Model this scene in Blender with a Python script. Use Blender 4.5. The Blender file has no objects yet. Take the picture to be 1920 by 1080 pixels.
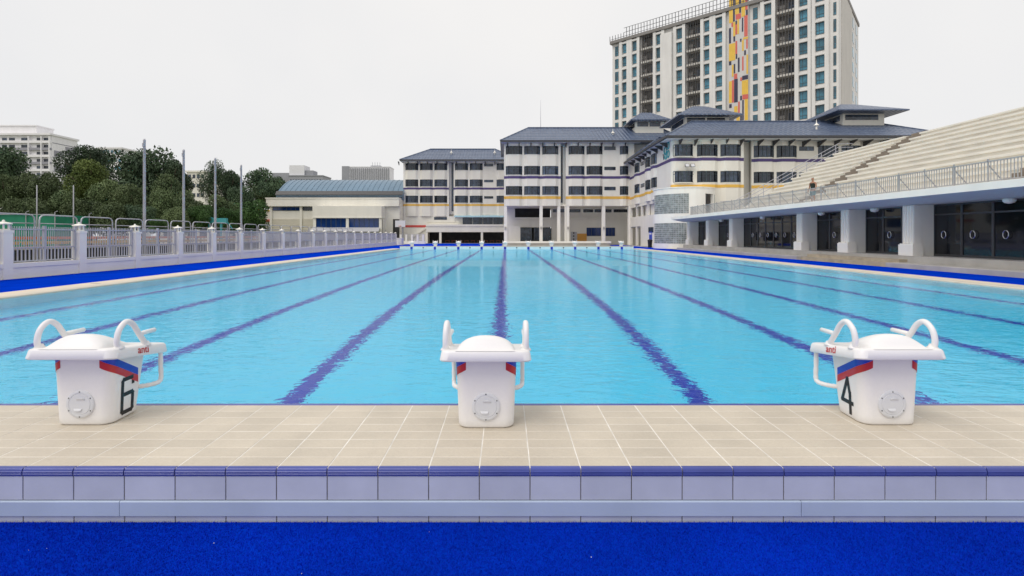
import bpy, math, random
import numpy as np
from mathutils import Vector, Matrix
R = math.radians
random.seed(7)
rng = np.random.default_rng(7)

# ------------------------------------------------------------------ camera, sky, sun, exposure
scene = bpy.context.scene
CAM_H = 1.41
cam_d = bpy.data.cameras.new('camera')
cam_d.sensor_width = 36.0
cam_d.lens = 36.0 * 936.0 / 1920.0
cam_d.shift_x = 11.0 / 1920.0
cam_d.shift_y = -98.3 / 1920.0
cam_d.clip_start = 0.05
cam_d.clip_end = 6000
cam = bpy.data.objects.new('camera', cam_d)
cam.location = (0, 0, CAM_H)
cam.rotation_euler = (R(90), 0, 0)
scene.collection.objects.link(cam)
scene.camera = cam

SUN_ELEV, SUN_AZ = 55.0, 226.0        # overcast: a broad soft sun behind the camera (azimuth from +Y, clockwise)
world = bpy.data.worlds.new('World')
scene.world = world
world.use_nodes = True
wn, wl = world.node_tree.nodes, world.node_tree.links
wn.clear()
wo = wn.new('ShaderNodeOutputWorld')
sky = wn.new('ShaderNodeTexSky')
sky.sky_type = 'NISHITA'
sky.sun_disc = False
sky.sun_elevation = R(SUN_ELEV)
sky.sun_rotation = R(SUN_AZ)
sky.dust_density = 4.0
bg1 = wn.new('ShaderNodeBackground'); bg1.inputs[1].default_value = 0.08
wl.new(sky.outputs[0], bg1.inputs[0])
# even cloud cover over the clear sky
tc = wn.new('ShaderNodeTexCoord')
nz = wn.new('ShaderNodeTexNoise'); nz.inputs['Scale'].default_value = 1.6; nz.inputs['Detail'].default_value = 4
wl.new(tc.outputs['Generated'], nz.inputs['Vector'])
cr = wn.new('ShaderNodeValToRGB')
cr.color_ramp.elements[0].position = 0.3; cr.color_ramp.elements[0].color = (0.77, 0.775, 0.79, 1)
cr.color_ramp.elements[1].position = 0.7; cr.color_ramp.elements[1].color = (0.87, 0.855, 0.84, 1)
wl.new(nz.outputs['Fac'], cr.inputs[0])
bg2 = wn.new('ShaderNodeBackground'); bg2.inputs[1].default_value = 1.03
wl.new(cr.outputs[0], bg2.inputs[0])
mx = wn.new('ShaderNodeMixShader'); mx.inputs[0].default_value = 0.93
wl.new(bg1.outputs[0], mx.inputs[1]); wl.new(bg2.outputs[0], mx.inputs[2])
wl.new(mx.outputs[0], wo.inputs[0])

sd = bpy.data.lights.new('sun', 'SUN')
sd.energy = 1.5
sd.angle = R(38)
sd.color = (1.0, 0.94, 0.86)
sun = bpy.data.objects.new('sun', sd)
a, e = R(SUN_AZ), R(SUN_ELEV)
sdir = Vector((math.sin(a) * math.cos(e), math.cos(a) * math.cos(e), math.sin(e)))
sun.rotation_euler = sdir.to_track_quat('Z', 'Y').to_euler()
sun.location = sdir * 200
scene.collection.objects.link(sun)

vs = scene.view_settings
vs.view_transform = 'Standard'
vs.look = 'None'
vs.exposure = 0.1
vs.gamma = 1.0
scene.cycles.use_denoising = True
scene.cycles.max_bounces = 14
scene.cycles.transmission_bounces = 8
scene.cycles.diffuse_bounces = 6
scene.cycles.glossy_bounces = 6
scene.cycles.caustics_refractive = True
scene.cycles.caustics_reflective = True
scene.cycles.blur_glossy = 0.6
scene.cycles.sample_clamp_indirect = 6.0

# ------------------------------------------------------------------ materials
MATS = {}
def pmat(name, col, rough=0.6, var=0.06, vscale=2.0, bump=0.0, bscale=60.0, metal=0.0, rnd=0.0, streak=0.0, spec=0.5, fine=0.0, fscale=200.0, coat=0.0):
    m = bpy.data.materials.new(name)
    m.use_nodes = True
    nt = m.node_tree; n, l = nt.nodes, nt.links
    b = n['Principled BSDF']
    b.inputs['Roughness'].default_value = rough
    b.inputs['Metallic'].default_value = metal
    b.inputs['Specular IOR Level'].default_value = spec
    if coat: b.inputs['Coat Weight'].default_value = coat
    geo = n.new('ShaderNodeNewGeometry')
    cur = None
    def noise(scale, detail=4, sc=(1, 1, 1)):
        mp = n.new('ShaderNodeMapping'); mp.inputs['Scale'].default_value = sc
        l.new(geo.outputs['Position'], mp.inputs['Vector'])
        t = n.new('ShaderNodeTexNoise'); t.inputs['Scale'].default_value = scale; t.inputs['Detail'].default_value = detail
        l.new(mp.outputs[0], t.inputs['Vector'])
        return t.outputs['Fac']
    val = n.new('ShaderNodeMapRange')
    val.inputs['From Min'].default_value = 0.3; val.inputs['From Max'].default_value = 0.7
    val.inputs['To Min'].default_value = 1 - var; val.inputs['To Max'].default_value = 1 + var
    l.new(noise(vscale), val.inputs['Value'])
    cur = val.outputs[0]
    def mul(x, y):
        k = n.new('ShaderNodeMath'); k.operation = 'MULTIPLY'
        l.new(x, k.inputs[0]); l.new(y, k.inputs[1])
        return k.outputs[0]
    if streak:
        s = n.new('ShaderNodeMapRange')
        s.inputs['From Min'].default_value = 0.42; s.inputs['From Max'].default_value = 0.75
        s.inputs['To Min'].default_value = 1.0; s.inputs['To Max'].default_value = 1 - streak
        l.new(noise(0.8, 6, (1.3, 1.3, 0.16)), s.inputs['Value'])
        cur = mul(cur, s.outputs[0])
    if fine:
        s = n.new('ShaderNodeMapRange')
        s.inputs['From Min'].default_value = 0.3; s.inputs['From Max'].default_value = 0.7
        s.inputs['To Min'].default_value = 1 - fine; s.inputs['To Max'].default_value = 1 + fine
        l.new(noise(fscale, 2), s.inputs['Value'])
        cur = mul(cur, s.outputs[0])
    if rnd:
        oi = n.new('ShaderNodeObjectInfo')
        s = n.new('ShaderNodeMapRange')
        s.inputs['To Min'].default_value = 1 - rnd; s.inputs['To Max'].default_value = 1 + rnd
        l.new(oi.outputs['Random'], s.inputs['Value'])
        cur = mul(cur, s.outputs[0])
    vm = n.new('ShaderNodeVectorMath'); vm.operation = 'SCALE'
    vm.inputs[0].default_value = col[:3]
    l.new(cur, vm.inputs['Scale'])
    l.new(vm.outputs[0], b.inputs['Base Color'])
    if bump:
        bp = n.new('ShaderNodeBump'); bp.inputs['Strength'].default_value = bump; bp.inputs['Distance'].default_value = 0.01
        l.new(noise(bscale, 3), bp.inputs['Height'])
        l.new(bp.outputs[0], b.inputs['Normal'])
    MATS[name] = m
    return m

WHITE = pmat('white_paint', (0.88, 0.85, 0.78), 0.55, 0.03, 1.2, streak=0.06)
CREAM = pmat('cream_paint', (0.79, 0.765, 0.69), 0.65, 0.03, 0.5, streak=0.07)
OFFWHITE = pmat('offwhite_render', (0.80, 0.77, 0.69), 0.7, 0.03, 0.5, streak=0.06)
TOWERWALL = pmat('tower_wall_paint', (0.70, 0.69, 0.67), 0.7, 0.03, 0.3, streak=0.12)
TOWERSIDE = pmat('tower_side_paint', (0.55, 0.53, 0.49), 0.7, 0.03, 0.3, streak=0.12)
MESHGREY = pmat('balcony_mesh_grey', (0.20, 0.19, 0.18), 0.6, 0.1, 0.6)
DARKMETAL = pmat('dark_metal', (0.05, 0.05, 0.055), 0.45, 0.1, 2.0)
PURPLE = pmat('purple_band_paint', (0.075, 0.05, 0.17), 0.6, 0.05, 1.0)
YELLOW = pmat('yellow_band_paint', (0.75, 0.45, 0.08), 0.6, 0.05, 1.0)
RED = pmat('red_band_paint', (0.60, 0.07, 0.06), 0.6, 0.05, 1.0)
GLASS_D = pmat('dark_window_glass', (0.022, 0.032, 0.050), 0.08, 0.6, 2.6, spec=0.6, rnd=0.6, streak=-1.6)
GLASS_T = pmat('teal_window_glass', (0.05, 0.19, 0.27), 0.08, 0.45, 0.9, spec=0.6, rnd=0.35)
GLASS_B = pmat('blue_window_glass', (0.012, 0.04, 0.16), 0.08, 0.25, 0.7, spec=0.6)
DOORGLASS = pmat('dark_door_glass', (0.010, 0.012, 0.016), 0.04, 0.3, 0.8, spec=0.5)
FRAME = pmat('window_frame_dark', (0.06, 0.085, 0.10), 0.45, 0.1, 3.0)
SOFFIT = pmat('soffit_paint', (0.56, 0.58, 0.59), 0.7, 0.03, 1.0)
CONC = pmat('concrete_grey', (0.44, 0.42, 0.39), 0.85, 0.10, 1.5, bump=0.2, bscale=40, streak=0.15)
CONCLIGHT = pmat('stand_concrete', (0.77, 0.735, 0.66), 0.8, 0.05, 0.8, bump=0.15, bscale=40, streak=0.10)
STAIRC = pmat('stair_concrete', (0.24, 0.20, 0.16), 0.85, 0.12, 2.0)
GALV = pmat('galvanised_steel', (0.42, 0.42, 0.46), 0.45, 0.06, 3.0, metal=0.35)
RAILGREY = pmat('dark_grey_railing_steel', (0.36, 0.36, 0.37), 0.5, 0.06, 3.0)
GREYPAINT = pmat('grey_painted_steel', (0.43, 0.43, 0.46), 0.5, 0.06, 3.0)
STEEL = pmat('polished_steel', (0.7, 0.7, 0.72), 0.2, 0.03, 3.0, metal=1.0)
PLASTIC = pmat('white_moulded_plastic', (0.80, 0.785, 0.775), 0.38, 0.02, 4.0, fine=0.01, fscale=60, bump=0.03, bscale=150)
PLASTIC2 = pmat('white_cover_plastic', (0.66, 0.67, 0.69), 0.42, 0.02, 4.0)
SBLUE = pmat('stripe_blue', (0.015, 0.06, 0.50), 0.35, 0.03, 4.0)
SRED = pmat('stripe_red', (0.50, 0.03, 0.03), 0.35, 0.03, 4.0)
BLACK = pmat('black_print', (0.012, 0.012, 0.012), 0.5, 0.05, 4.0)
SCREW = pmat('screw_metal', (0.15, 0.15, 0.15), 0.4, 0.05, 4.0, metal=0.6)
TILE = pmat('beige_deck_tile', (0.55, 0.49, 0.40), 0.5, 0.07, 3.0, rnd=0.045, fine=0.04, fscale=90, bump=0.12, bscale=120)
GROUT = pmat('pale_grout', (0.72, 0.69, 0.64), 0.9, 0.16, 7.0)
GROUTD = pmat('dark_grout', (0.16, 0.15, 0.15), 0.9, 0.2, 9.0)
NOSING = pmat('blue_glazed_nosing', (0.055, 0.075, 0.30), 0.25, 0.08, 6.0, rnd=0.06)
FACETILE = pmat('lavender_face_tile', (0.49, 0.52, 0.61), 0.3, 0.06, 6.0, rnd=0.03)
CHANNEL = pmat('pale_blue_channel', (0.42, 0.50, 0.64), 0.35, 0.06, 3.0, streak=0.1)
COPING = pmat('beige_coping_stone', (0.66, 0.575, 0.47), 0.7, 0.06, 2.0, bump=0.1)
POOLWALL = pmat('pool_wall_tile', (0.68, 0.82, 0.85), 0.3, 0.04, 3.0)
LANEBLUE = pmat('lane_line_tile', (0.003, 0.030, 0.46), 0.4, 0.12, 12.0)
PAVING = pmat('paving', (0.42, 0.40, 0.36), 0.85, 0.12, 0.6)
FIELD = pmat('field_grass_ground', (0.11, 0.125, 0.05), 0.9, 0.25, 0.25, fine=0.2, fscale=6)
TURF = pmat('blue_turf', (0.001, 0.036, 0.50), 0.8, 0.13, 1.1, fine=0.18, fscale=170, bump=0.9, bscale=190, spec=0.0)
TURFB = pmat('blue_turf_blade', (0.001, 0.028, 0.50), 0.75, 0.16, 1.1, spec=0.05, fine=0.15, fscale=150)
ROOFB = None
BARK = pmat('bark', (0.09, 0.065, 0.045), 0.9, 0.2, 4.0, bump=0.4, bscale=20)
ORANGE = pmat('orange_plastic', (0.62, 0.16, 0.03), 0.5, 0.08, 2.0)
YPLASTIC = pmat('yellow_plank_paint', (0.60, 0.37, 0.08), 0.5, 0.08, 2.0)
NETGREEN = pmat('green_netting', (0.012, 0.19, 0.11), 0.8, 0.15, 1.0)
TEAL = pmat('teal_paint', (0.05, 0.32, 0.36), 0.5, 0.06, 2.0)
VAULT = pmat('blue_metal_roof', (0.16, 0.25, 0.34), 0.35, 0.06, 0.5, streak=0.08, metal=0.2)
DARKWALL = pmat('dark_shaded_render', (0.035, 0.035, 0.035), 0.9, 0.3, 1.2)  # near-black: the shade of deep recesses is put into this colour
FARGREY = pmat('far_grey_cladding', (0.30, 0.31, 0.34), 0.6, 0.05, 0.1)
FARLIGHT = pmat('far_pale_cladding', (0.72, 0.72, 0.75), 0.6, 0.05, 0.1)  # lightened: haze over the far office tower is put into the colour
HDB = pmat('apartment_white', (0.82, 0.81, 0.83), 0.7, 0.03, 0.2, streak=0.08)  # white raised paler in place of the haze over distant blocks
HDBG = pmat('apartment_grey', (0.30, 0.30, 0.34), 0.7, 0.05, 0.3)
OCHRE = pmat('ochre_panel', (0.60, 0.30, 0.06), 0.6, 0.05, 1.0)
SHUTTER = pmat('cream_shutter', (0.66, 0.62, 0.52), 0.6, 0.04, 1.0)
NAVY = pmat('mosaic_navy', (0.025, 0.025, 0.06), 0.5, 0.05, 1.0)
MYEL = pmat('mosaic_yellow', (0.72, 0.46, 0.06), 0.5, 0.05, 1.0)
MRED = pmat('mosaic_red', (0.60, 0.12, 0.09), 0.5, 0.05, 1.0)
MGREY = pmat('mosaic_pale', (0.55, 0.54, 0.53), 0.5, 0.05, 1.0)

def node_material(name):
    m = bpy.data.materials.new(name); m.use_nodes = True
    return m, m.node_tree.nodes, m.node_tree.links, m.node_tree.nodes['Principled BSDF']

# glazed roof tiles: rows of pantiles as relief on the sheet
def roof_material():
    m, n, l, b = node_material('slate_blue_roof_tile')
    g = n.new('ShaderNodeNewGeometry')
    def wave(axis_dir, scale):
        w = n.new('ShaderNodeTexWave'); w.wave_type = 'BANDS'; w.bands_direction = axis_dir
        w.inputs['Scale'].default_value = scale; w.inputs['Distortion'].default_value = 0.0
        l.new(g.outputs['Position'], w.inputs['Vector'])
        return w.outputs['Fac']
    a1 = wave('X', 0.55); a2 = wave('Z', 0.75)
    ad = n.new('ShaderNodeMath'); ad.operation = 'ADD'
    l.new(a1, ad.inputs[0]); l.new(a2, ad.inputs[1])
    nzz = n.new('ShaderNodeTexNoise'); nzz.inputs['Scale'].default_value = 1.3; nzz.inputs['Detail'].default_value = 5
    l.new(g.outputs['Position'], nzz.inputs['Vector'])
    rp = n.new('ShaderNodeValToRGB')
    rp.color_ramp.elements[0].position = 0.3; rp.color_ramp.elements[0].color = (0.055, 0.080, 0.145, 1)
    rp.color_ramp.elements[1].position = 0.7; rp.color_ramp.elements[1].color = (0.10, 0.135, 0.215, 1)
    l.new(nzz.outputs['Fac'], rp.inputs[0]); l.new(rp.outputs[0], b.inputs['Base Color'])
    bp = n.new('ShaderNodeBump'); bp.inputs['Strength'].default_value = 0.9; bp.inputs['Distance'].default_value = 0.08
    l.new(ad.outputs[0], bp.inputs['Height']); l.new(bp.outputs[0], b.inputs['Normal'])
    b.inputs['Roughness'].default_value = 0.32
    return m
ROOF = roof_material()

def glassblock_material():
    m, n, l, b = node_material('glass_block')
    b.inputs['Roughness'].default_value = 0.18
    oi = n.new('ShaderNodeObjectInfo'); g = n.new('ShaderNodeNewGeometry')
    nzz = n.new('ShaderNodeTexNoise'); nzz.inputs['Scale'].default_value = 3.0
    l.new(g.outputs['Position'], nzz.inputs['Vector'])
    rp = n.new('ShaderNodeValToRGB')
    rp.color_ramp.elements[0].position = 0.35; rp.color_ramp.elements[0].color = (0.22, 0.245, 0.24, 1)
    rp.color_ramp.elements[1].position = 0.7; rp.color_ramp.elements[1].color = (0.42, 0.45, 0.44, 1)
    l.new(nzz.outputs['Fac'], rp.inputs[0]); l.new(rp.outputs[0], b.inputs['Base Color'])
    return m
GBLOCK = glassblock_material()

def leaf_material(name, dark, light):
    m, n, l, b = node_material(name)
    g = n.new('ShaderNodeNewGeometry'); oi = n.new('ShaderNodeObjectInfo')
    t = n.new('ShaderNodeTexNoise'); t.inputs['Scale'].default_value = 0.45; t.inputs['Detail'].default_value = 6; t.inputs['Roughness'].default_value = 0.7
    l.new(g.outputs['Position'], t.inputs['Vector'])
    rp = n.new('ShaderNodeValToRGB')
    rp.color_ramp.elements[0].position = 0.32; rp.color_ramp.elements[0].color = (*dark, 1)
    rp.color_ramp.elements[1].position = 0.68; rp.color_ramp.elements[1].color = (*light, 1)
    l.new(t.outputs['Fac'], rp.inputs[0])
    s = n.new('ShaderNodeMapRange'); s.inputs['To Min'].default_value = 0.75; s.inputs['To Max'].default_value = 1.25
    l.new(g.outputs['Random Per Island'], s.inputs['Value'])
    vm = n.new('ShaderNodeVectorMath'); vm.operation = 'SCALE'
    so = n.new('ShaderNodeMapRange'); so.inputs['To Min'].default_value = 0.72; so.inputs['To Max'].default_value = 1.30
    l.new(oi.outputs['Random'], so.inputs['Value'])
    sm_ = n.new('ShaderNodeMath'); sm_.operation = 'MULTIPLY'
    l.new(s.outputs[0], sm_.inputs[0]); l.new(so.outputs[0], sm_.inputs[1])
    l.new(rp.outputs[0], vm.inputs[0]); l.new(sm_.outputs[0], vm.inputs['Scale'])
    l.new(vm.outputs[0], b.inputs['Base Color'])
    b.inputs['Roughness'].default_value = 0.6
    b.inputs['Specular IOR Level'].default_value = 0.25
    return m
LEAF_DARK = leaf_material('leaf_dark', (0.028, 0.054, 0.032), (0.080, 0.122, 0.060))
LEAF_MID = leaf_material('leaf_olive', (0.050, 0.082, 0.034), (0.135, 0.175, 0.075))
LEAF_YEL = leaf_material('leaf_yellow_green', (0.055, 0.085, 0.02), (0.15, 0.19, 0.05))
LEAF_BRIGHT = leaf_material('leaf_bright', (0.03, 0.075, 0.02), (0.08, 0.16, 0.04))

def pool_floor_material():
    m, n, l, b = node_material('pool_floor_tile')
    g = n.new('ShaderNodeNewGeometry')
    br = n.new('ShaderNodeTexBrick'); br.offset = 0.0
    br.inputs['Scale'].default_value = 1.0
    br.inputs['Brick Width'].default_value = 0.25; br.inputs['Row Height'].default_value = 0.25
    br.inputs['Mortar Size'].default_value = 0.006
    br.inputs['Color1'].default_value = (0.10, 0.75, 1.0, 1)
    br.inputs['Color2'].default_value = (0.09, 0.72, 1.0, 1)
    br.inputs['Mortar'].default_value = (0.10, 0.70, 0.92, 1)
    l.new(g.outputs['Position'], br.inputs['Vector'])
    l.new(br.outputs['Color'], b.inputs['Base Color'])
    b.inputs['Roughness'].default_value = 0.5
    return m
POOLFLOOR = pool_floor_material()

def water_material():
    m, n, l, b = node_material('pool_water')
    n.remove(b)
    g = n.new('ShaderNodeNewGeometry')
    def noise(scale, det, sc, dist=0.0):
        mp = n.new('ShaderNodeMapping'); mp.inputs['Scale'].default_value = sc
        l.new(g.outputs['Position'], mp.inputs['Vector'])
        t = n.new('ShaderNodeTexNoise'); t.inputs['Scale'].default_value = scale; t.inputs['Detail'].default_value = det
        t.inputs['Distortion'].default_value = dist
        l.new(mp.outputs[0], t.inputs['Vector'])
        return t.outputs['Fac']
    a1 = noise(3.4, 2, (0.7, 1.2, 1), 0.5)
    a2 = noise(13.0, 2, (0.65, 1.3, 1), 0.4)
    mm = n.new('ShaderNodeMath'); mm.operation = 'MULTIPLY_ADD'
    l.new(a2, mm.inputs[0]); mm.inputs[1].default_value = 0.40; l.new(a1, mm.inputs[2])
    big = noise(0.22, 3, (0.6, 1.0, 1))
    mr = n.new('ShaderNodeMapRange'); mr.inputs['From Min'].default_value = 0.35; mr.inputs['From Max'].default_value = 0.65
    mr.inputs['To Min'].default_value = 0.45; mr.inputs['To Max'].default_value = 1.0
    l.new(big, mr.inputs['Value'])
    bp = n.new('ShaderNodeBump'); bp.inputs['Distance'].default_value = 0.025
    l.new(mr.outputs[0], bp.inputs['Strength'])
    l.new(mm.outputs[0], bp.inputs['Height'])
    # a water skin: refraction below, Fresnel reflection above (weakened a little, as the photograph's filter does)
    fr = n.new('ShaderNodeFresnel'); fr.inputs['IOR'].default_value = 1.333
    l.new(bp.outputs[0], fr.inputs['Normal'])
    sc_ = n.new('ShaderNodeMapRange'); sc_.inputs['To Min'].default_value = 0.66; sc_.inputs['To Max'].default_value = 1.0
    l.new(g.outputs['Backfacing'], sc_.inputs['Value'])
    fm_ = n.new('ShaderNodeMath'); fm_.operation = 'MULTIPLY'
    l.new(fr.outputs[0], fm_.inputs[0]); l.new(sc_.outputs[0], fm_.inputs[1])
    rf_ = n.new('ShaderNodeBsdfRefraction'); rf_.inputs['IOR'].default_value = 1.333; rf_.inputs['Roughness'].default_value = 0.0
    gl_ = n.new('ShaderNodeBsdfGlossy'); gl_.inputs['Roughness'].default_value = 0.0; gl_.inputs['Color'].default_value = (1, 1, 1, 1)
    l.new(bp.outputs[0], rf_.inputs['Normal']); l.new(bp.outputs[0], gl_.inputs['Normal'])
    mx_ = n.new('ShaderNodeMixShader')
    l.new(fm_.outputs[0], mx_.inputs[0]); l.new(rf_.outputs[0], mx_.inputs[1]); l.new(gl_.outputs[0], mx_.inputs[2])
    l.new(mx_.outputs[0], n['Material Output'].inputs['Surface'])
    return m
WATER = water_material()

# ------------------------------------------------------------------ helpers
COL = scene.collection
class MB:
    """collects faces; M maps (u, v, z) of a wall's own frame to the world"""
    def __init__(self, M=None):
        self.v, self.f, self.M = [], [], M
    def add(self, pts, faces):
        o = len(self.v)
        for p in pts:
            self.v.append(self.M(*p) if self.M else tuple(p))
        for f in faces: self.f.append(tuple(o + i for i in f))
        return self
    def box(self, x0, x1, y0, y1, z0, z1):
        return self.add([(x0,y0,z0),(x1,y0,z0),(x1,y1,z0),(x0,y1,z0),(x0,y0,z1),(x1,y0,z1),(x1,y1,z1),(x0,y1,z1)],
            [(0,3,2,1),(4,5,6,7),(0,1,5,4),(1,2,6,5),(2,3,7,6),(3,0,4,7)])
    def prism(self, poly, z0, z1):
        n = len(poly)
        pts = [(x,y,z0) for x,y in poly] + [(x,y,z1) for x,y in poly]
        return self.add(pts, [tuple(range(n-1,-1,-1)), tuple(range(n,2*n))] + [(i,(i+1)%n,n+(i+1)%n,n+i) for i in range(n)])
    def xprism(self, prof, x0, x1):            # profile in (y, z), drawn out along x
        n = len(prof)
        pts = [(x0,y,z) for y,z in prof] + [(x1,y,z) for y,z in prof]
        return self.add(pts, [tuple(range(n)), tuple(range(2*n-1,n-1,-1))] + [(i,n+i,n+(i+1)%n,(i+1)%n) for i in range(n)])
    def yprism(self, prof, y0, y1):            # profile in (x, z), drawn out along y
        n = len(prof)
        pts = [(x,y0,z) for x,z in prof] + [(x,y1,z) for x,z in prof]
        return self.add(pts, [tuple(range(n)), tuple(range(2*n-1,n-1,-1))] + [(i,n+i,n+(i+1)%n,(i+1)%n) for i in range(n)])
    def strip(self, poly, z0, z1, t=0.2):      # a wall of thickness t along a plan line (v = outwards)
        n = len(poly)
        P = []
        for u, v in poly: P += [(u,v,z0),(u,v,z1),(u,v-t,z1),(u,v-t,z0)]
        F = []
        for i in range(n-1):
            a_, b_ = 4*i, 4*i+4
            for k in range(4):
                F.append((a_+k, a_+(k+1)%4, b_+(k+1)%4, b_+k))
        F += [(3,2,1,0), (4*n-4,4*n-3,4*n-2,4*n-1)]
        return self.add(P, F)
    def tube(self, pts, r, n=8, closed=False, cap=True):
        pts = [Vector(p) for p in pts]
        rs = r if isinstance(r, (list, tuple)) else [r]*len(pts)
        m = len(pts); rings = []; up = None
        for i, p in enumerate(pts):
            if closed: t = pts[(i+1)%m] - pts[i-1]
            else: t = pts[min(i+1,m-1)] - pts[max(i-1,0)]
            t.normalize()
            if up is None:
                up = Vector((0,0,1)) if abs(t.z) < 0.9 else Vector((1,0,0))
            s = t.cross(up)
            if s.length < 1e-4: s = t.cross(Vector((0,1,0)))
            s.normalize(); up = s.cross(t).normalized()
            rings.append([tuple(p + rs[i]*(math.cos(2*math.pi*k/n)*s + math.sin(2*math.pi*k/n)*up)) for k in range(n)])
        P = [q for rg in rings for q in rg]; F = []
        for i in range(m if closed else m-1):
            for k in range(n):
                j = (i+1)%m
                F.append((i*n+k, i*n+(k+1)%n, j*n+(k+1)%n, j*n+k))
        if cap and not closed:
            F += [tuple(range(n-1,-1,-1)), tuple((m-1)*n+k for k in range(n))]
        return self.add(P, F)
    def lathe(self, prof, c=(0,0), n=24):      # profile of (r, z)
        P = []
        for r_, z in prof:
            for k in range(n):
                P.append((c[0]+r_*math.cos(2*math.pi*k/n), c[1]+r_*math.sin(2*math.pi*k/n), z))
        F = [(i*n+k, i*n+(k+1)%n, (i+1)*n+(k+1)%n, (i+1)*n+k) for i in range(len(prof)-1) for k in range(n)]
        F += [tuple(range(n-1,-1,-1)), tuple((len(prof)-1)*n+k for k in range(n))]
        return self.add(P, F)
    def mesh(self, name, mat, smooth=False):
        me = bpy.data.meshes.new(name)
        me.from_pydata(self.v, [], self.f)
        if mat: me.materials.append(mat)
        if smooth: me.shade_smooth()
        me.update()
        return me
    def build(self, name, mat, parent=None, smooth=False, bevel=0, local=False):
        return place(self.mesh(name, mat, smooth), name, parent, bevel=bevel, local=local)

def place(me, name, parent=None, loc=(0,0,0), rotz=0, bevel=0, local=False):
    o = bpy.data.objects.new(name, me)
    COL.objects.link(o)
    o.location = loc
    if rotz: o.rotation_euler = (0,0,rotz)
    if parent:
        o.parent = parent
        if not local and parent.type == 'EMPTY' and parent.parent is None:
            o.matrix_parent_inverse = Matrix.Translation(-Vector(parent.location))
    if bevel:
        b = o.modifiers.new('bevel', 'BEVEL'); b.width = bevel; b.segments = 2; b.limit_method = 'ANGLE'
    return o
def tag(o, label=None, cat=None, group=None, kind=None):
    if label: o['label'] = label
    if cat: o['category'] = cat
    if group: o['group'] = group
    if kind: o['kind'] = kind
    return o
def thing(name, label, cat, loc=(0,0,0), group=None, rotz=0):
    o = bpy.data.objects.new(name, None)
    o.empty_display_size = 0.2
    COL.objects.link(o); o.location = loc; o.rotation_euler = (0,0,rotz)
    return tag(o, label, cat, group)
def copy_tree(o, parent=None, loc=None, rotz=None):
    c = o.copy(); COL.objects.link(c)
    if parent is not None: c.parent = parent
    if loc is not None: c.location = loc
    if rotz is not None: c.rotation_euler = (0,0,rotz)
    for ch in list(o.children): copy_tree(ch, c)
    return c
ORD = ['first','second','third','fourth','fifth','sixth','seventh','eighth','ninth','tenth','eleventh','twelfth','thirteenth','fourteenth',
       'fifteenth','sixteenth','seventeenth','eighteenth','nineteenth','twentieth','twenty-first','twenty-second','twenty-third','twenty-fourth','twenty-fifth','twenty-sixth']

# ------------------------------------------------------------------ ground, pool, turf
PX0, PX1, PY0, PY1 = -11.37, 13.63, 3.41, 53.41
LANE5 = -0.12
DECK = 0.26
WZ = -0.03
g = MB()
def sheet(mb, x0, x1, y0, y1, z): mb.add([(x0,y0,z),(x1,y0,z),(x1,y1,z),(x0,y1,z)], [(0,1,2,3)])
GX0, GX1, GY0, GY1 = PX0-0.5, PX1+0.5, PY0-0.5, PY1+0.5
sheet(g, -3000, 3000, -3000, GY0, -0.05); sheet(g, -3000, 3000, GY1, 4000, -0.05)
sheet(g, -3000, GX0, GY0, GY1, -0.05); sheet(g, GX1, 3000, GY0, GY1, -0.05)
tag(g.build('ground', PAVING), kind='structure')
fm = MB(); sheet(fm, -400, -17.0, 5, 400, -0.03)
tag(fm.build('field', FIELD), kind='structure')

basin = MB()
BZ = -1.88
basin.add([(PX0,PY0,BZ),(PX1,PY0,BZ),(PX1,PY1,BZ),(PX0,PY1,BZ)], [(0,1,2,3)])
pool = basin.build('pool_floor', POOLFLOOR); tag(pool, kind='structure')
pw = MB()
pw.box(PX0-0.3, PX0, PY0-0.3, PY1+0.3, BZ-0.2, -0.06); pw.box(PX1, PX1+0.3, PY0-0.3, PY1+0.3, BZ-0.2, -0.06)
pw.box(PX0, PX1, PY1, PY1+0.3, BZ-0.2, DECK-0.045); pw.box(PX0, PX1, PY0-0.3, PY0, BZ-0.2, DECK-0.045)
tag(pw.build('pool_wall', POOLWALL), kind='structure')
for i in range(10):
    cx = LANE5 + (i-4)*2.5
    lm = MB(); lm.box(cx-0.125, cx+0.125, PY0+2.13, PY1-2.13, BZ-0.01, BZ+0.006)
    lo = lm.build('lane_line', LANEBLUE, pool)
    for yy in (PY0+2, PY1-2):
        tm = MB(); tm.box(cx-0.5, cx+0.5, yy-0.126, yy+0.126, BZ-0.01, BZ+0.007); tm.build('lane_end_bar', LANEBLUE, pool)
wm = MB(); sheet(wm, PX0, PX1, PY0, PY1, WZ)
tag(wm.build('water', WATER), kind='structure')

cop = MB()
for (x0, x1, s) in ((PX0-1.02, PX0+0.0, -1), (PX1-0.0, PX1+0.97, 1)):
    cop.box(x0, x1, 2.5, 54.4, -0.055, 0.012)
co = tag(cop.build('pool_coping', COPING, bevel=0.012), kind='structure')
gr = MB()
for (x0, x1) in ((PX0-0.34, PX0-0.10), (PX1+0.10, PX1+0.34)):
    y = 4.0
    while y < 54:
        gr.box(x0, x1, y, y+0.985, 0.012, 0.017); y += 1.0
gm = pmat('gutter_grate', (0.60, 0.545, 0.46), 0.6, 0.06, 2.0)
gro = gr.build('gutter_grating', gm, co); gro['kind'] = 'stuff'
dr = MB()
for y in (9, 13.5, 18, 23.5, 30, 38): dr.box(PX1+0.5, PX1+0.72, y, y+0.12, 0.012, 0.018); dr.box(PX0-0.72, PX0-0.5, y+1, y+1.12, 0.012, 0.018)
tag(dr.build('deck_drain', CONC, co), kind='stuff')

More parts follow.
